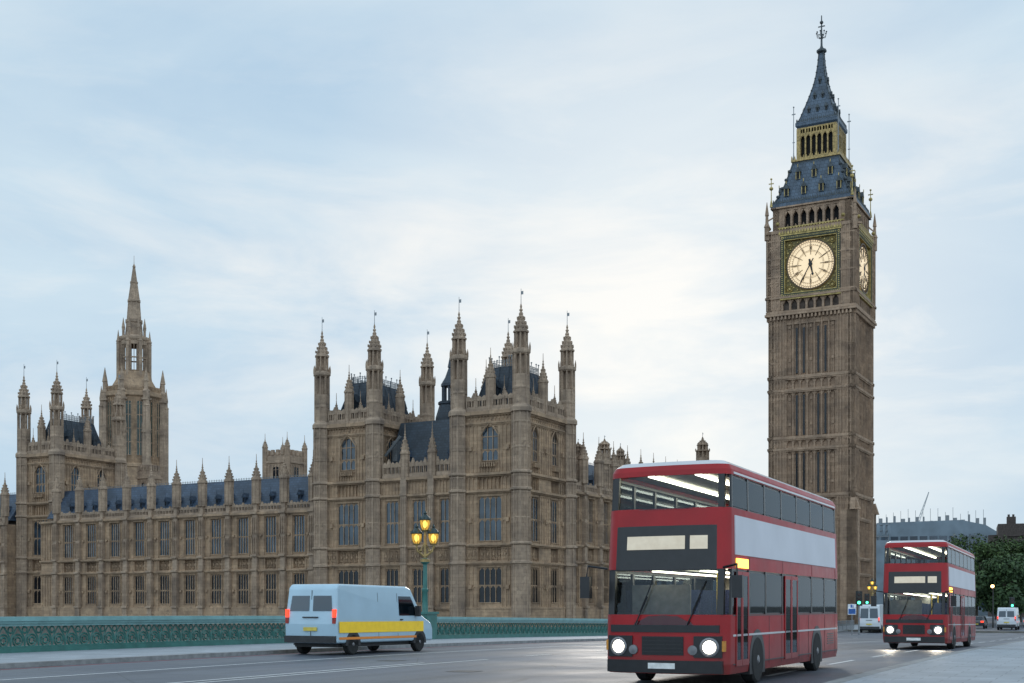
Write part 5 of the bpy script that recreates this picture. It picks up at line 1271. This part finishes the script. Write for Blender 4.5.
def railing(label, p0, p1):
    d = p1-p0; L_ = d.length; root = thing('guard_rail', label, 'railing', p0, math.atan2(d.y, d.x))
    r = MB()
    for z in (.1, 1.0): r.tube([(0, 0, z), (L_, 0, z)], .03, 6)
    r.build('rail', 'steel_grey', root)
    n = int(L_/2); pm = MB()
    for i in range(n+1): pm.tube([(L_*i/n, 0, 0), (L_*i/n, 0, 1.05)], .035, 6)
    pm.build('post', 'steel_grey', root)
    k = MB(); q = int(L_/.13)
    for i in range(q): k.tube([(L_*i/q, 0, .1), (L_*i/q, 0, 1.0)], .009, 4)
    k.build('baluster', 'steel_grey', root)
railing('grey pedestrian guard rail in front of the clock tower base', B(KS-.5, 106, GZ+.15), B(KS-.5, 136, GZ+.15))
railing('grey pedestrian guard rail at the road corner behind the farther bus', B(KN+1.2, 118, GZ+.15), B(KN+1.2, 140, GZ+.15))
sl_ = thing('street_light', 'tall street light with an orange glow against the dark trees', 'street lamp', at_px(993, 0, 150)+Vector((0, 0, GZ)), 0)
m = MB(); m.lathe([(.12, 0), (.08, 1.2), (.05, 4.7)], 8); m.tube([(0, 0, 4.6), (0, 0, 5.0), (-.2, -.3, 5.15)], .04, 6); m.build('post', 'black_paint', sl_)
m = MB(); m.ball((-.2, -.35, 5.05), .2, 10, 8); m.build('globe', 'street_glow', sl_)

# ------------------------------------------------------------------ trees
def make_tree(label, loc, h, cr, seed, mat, nleaf=9000, zc=.6, sq=.8):
    rnd = random.Random(seed)
    root = thing('plane_tree', label, 'tree', loc, 0, 'dark trees at the end of the road')
    t = MB(); t.tube([(0, 0, -.2), (.1, 0, h*.2), (-.1, .1, h*.4), (.1, 0, h*.62)], [.5, .4, .32, .16], 8)
    lobes = []
    for i in range(26):
        a = rnd.uniform(0, 6.28); u = rnd.uniform(-1, 1); q = rnd.uniform(.35, .95)
        c = Vector((math.cos(a)*cr*q*math.sqrt(max(0, 1-u*u*.7)), math.sin(a)*cr*q*math.sqrt(max(0, 1-u*u*.7)), h*zc+u*(h*(1-zc))*sq))
        lobes.append((c, rnd.uniform(.24, .42)*cr))
        if i < 14:
            b0 = Vector((0, 0, h*rnd.uniform(.22, .5))); t.tube([b0, b0.lerp(c, .5)+Vector((0, 0, .4)), c], [.18, .1, .03], 5)
    t.build('trunk', 'bark', root)
    l = MB()
    for i in range(nleaf):
        c, r = lobes[i % len(lobes)]
        d = Vector((rnd.gauss(0, 1), rnd.gauss(0, 1), rnd.gauss(0, 1))).normalized(); p = c+d*r*(rnd.random()**.4)*1.05
        s = rnd.uniform(.13, .32); n = (d+Vector((rnd.uniform(-.8, .8), rnd.uniform(-.8, .8), rnd.uniform(-.3, 1)))).normalized()
        a = n.orthogonal().normalized(); a.rotate(Matrix.Rotation(rnd.uniform(0, 6.28), 3, n)); b = n.cross(a)
        l.add([tuple(p+a*s), tuple(p+b*s*.7), tuple(p-a*s), tuple(p-b*s*.7)], [(0,1,2,3)])
    l.build('crown', mat, root)
def gp(x, depth): v = at_px(x, 0, depth); v.z = GZ; return v
make_tree('dark tree behind the farther bus, below the long curved roof', gp(975, 195), 13.5, 5.2, 1, 'leaf')
make_tree('tall dark tree below the dark brick building at the right edge', gp(1019, 205), 13.9, 5.8, 2, 'leaf')
make_tree('low wide dark tree above the small white van', gp(1004, 165), 8.6, 4.4, 3, 'leaf_deep', zc=.62)
make_tree('dark rounded tree cut off by the right edge behind the rightmost signal', gp(1036, 172), 9.5, 4.6, 4, 'leaf_deep')
make_tree('narrow dark tree hidden partly by the farther bus', gp(955, 190), 11.0, 4.4, 5, 'leaf', 6000)
make_tree('distant dark tree between the two nearer crowns at the right', gp(997, 240), 13.5, 5.5, 6, 'leaf_deep', 7000)

# ------------------------------------------------------------------ far buildings and crane
def make_office():
    root = thing('office_building', 'long grey office building with a curved glazed roof behind the farther bus', 'building', gp(925, 330), -R(20))
    m = MB(); m.box(-17, 19, 0, 30, 0, 19); m.build('wall', 'office_panel', root); root.scale = (1, 1, 1.1)
    r = MB(); r.prism([(-17.3, 19), (-15.5, 21.3), (-12, 22.6), (9, 22.9), (15, 21.6), (18, 19.8), (19.3, 17.6), (19.3, 16.6), (-17.3, 16.6)], -.4, 30, 'y'); ro = r.build('roof', 'office_panel', root)
    for i in range(14):
        g_ = MB(); x = -16+i*2.45; g_.box(x, x+1.9, -.5, -.1, 17.1, 19.2 if i < 13 else 18.2); g_.build('roof_window', 'office_glass', ro)
    for i in range(14):
        for z in (2, 6.5, 11.5):
            g_ = MB(); x = -16+i*2.45; g_.box(x, x+1.7, -.06, .1, z, z+3); g_.build('window', 'office_glass', root)
    rnd = random.Random(3)
    p = MB()
    for i in range(16): x = -14+i*1.9; p.box(x, x+rnd.uniform(.3, 1.2), 6, 8, 22, 23+rnd.uniform(.2, 1.6)); p.tube([(x, 6, 22), (x, 6, 24.5+rnd.uniform(0, 2))], .05, 4)
    p.build('roof_plant', 'steel_grey', root)
make_office()
b2 = thing('brick_building', 'dark brick building with chimneys above the trees at the right edge', 'building', gp(1028, 290), -R(20)); b2.scale = (1, 1, 1.14)
m = MB(); m.box(-6.5, 14, 0, 16, 0, 19.2); m.box(-5.0, 14, -.4, 1, 16.6, 17.1); m.box(-8.6, -6.5, 1, 10, 0, 17.0); m.build('wall', 'brick_dark', b2)
for x in (-5, -2.5, 0, 2.5, 5):
    for z in (4, 8.5, 13): 
        g_ = MB(); g_.box(x-.6, x+.6, -.05, .1, z, z+2.2); g_.build('window', 'dark_glass', b2)
for x in (-4.5, 1.5, 6): 
    g_ = MB(); g_.box(x, x+2, 3, 5, 19.2, 20.8); g_.box(x+.2, x+.7, 3.4, 4, 20.8, 21.3); g_.box(x+1.2, x+1.7, 3.4, 4, 20.8, 21.3); g_.build('chimney', 'brick_dark', b2)
m = MB()
for x in (2, 5): m.tube([(x, 2, 19), (x, 2, 23.5)], .05, 4)
m.build('aerial', 'steel_grey', b2)
mk = thing('roof_mast', 'short lattice mast with aerial boxes right beside the clock tower', 'mast', gp(886, 320), 0)
m = MB(); m.box(-4.5, 3.5, 0, 6, 0, 19.5); m.build('base_block', 'office_panel', mk)
m = MB()
for x in (-1.2, 1.2):
    for y in (2, 4): m.tube([(x, y, 19.5), (x, y, 24)], .12, 4)
for z in (20.5, 22, 23.5): m.box(-1.4, 1.4, 1.8, 4.2, z, z+.15)
m.build('lattice', 'steel_grey', mk)
m = MB()
for x in (-1.5, 0, 1.3): m.box(x-.35, x+.35, 1.5, 1.8, 21.0, 23.6)
m.build('aerial', 'office_panel', mk)
cr_ = thing('tower_crane', 'thin pale tower crane jib leaning above the office roof', 'crane', gp(915, 420), 0)
m = MB()
for x in (-.7, .7):
    for y in (-.7, .7): m.tube([(x, y, 0), (x, y, 29)], .14, 4)
for z in range(0, 28, 2): m.tube([(-.7, -.7, z), (.7, -.7, z+2)], .08, 4)
m.build('mast', 'crane_white', cr_)
m = MB(); m.tube([(-.4, 0, 28), (4.6, 0, 41)], .12, 4); m.tube([(.5, 0, 28), (4.7, 0, 41)], .12, 4)
for i in range(10):
    t = i/10; m.tube([(-.4+5*t, 0, 28+13*t), (.5+4.2*(t+.08), 0, 28+13*(t+.08))], .07, 4)
m.tube([(-4, 0, 29), (0, 0, 28)], .35, 4); m.build('jib', 'crane_white', cr_)
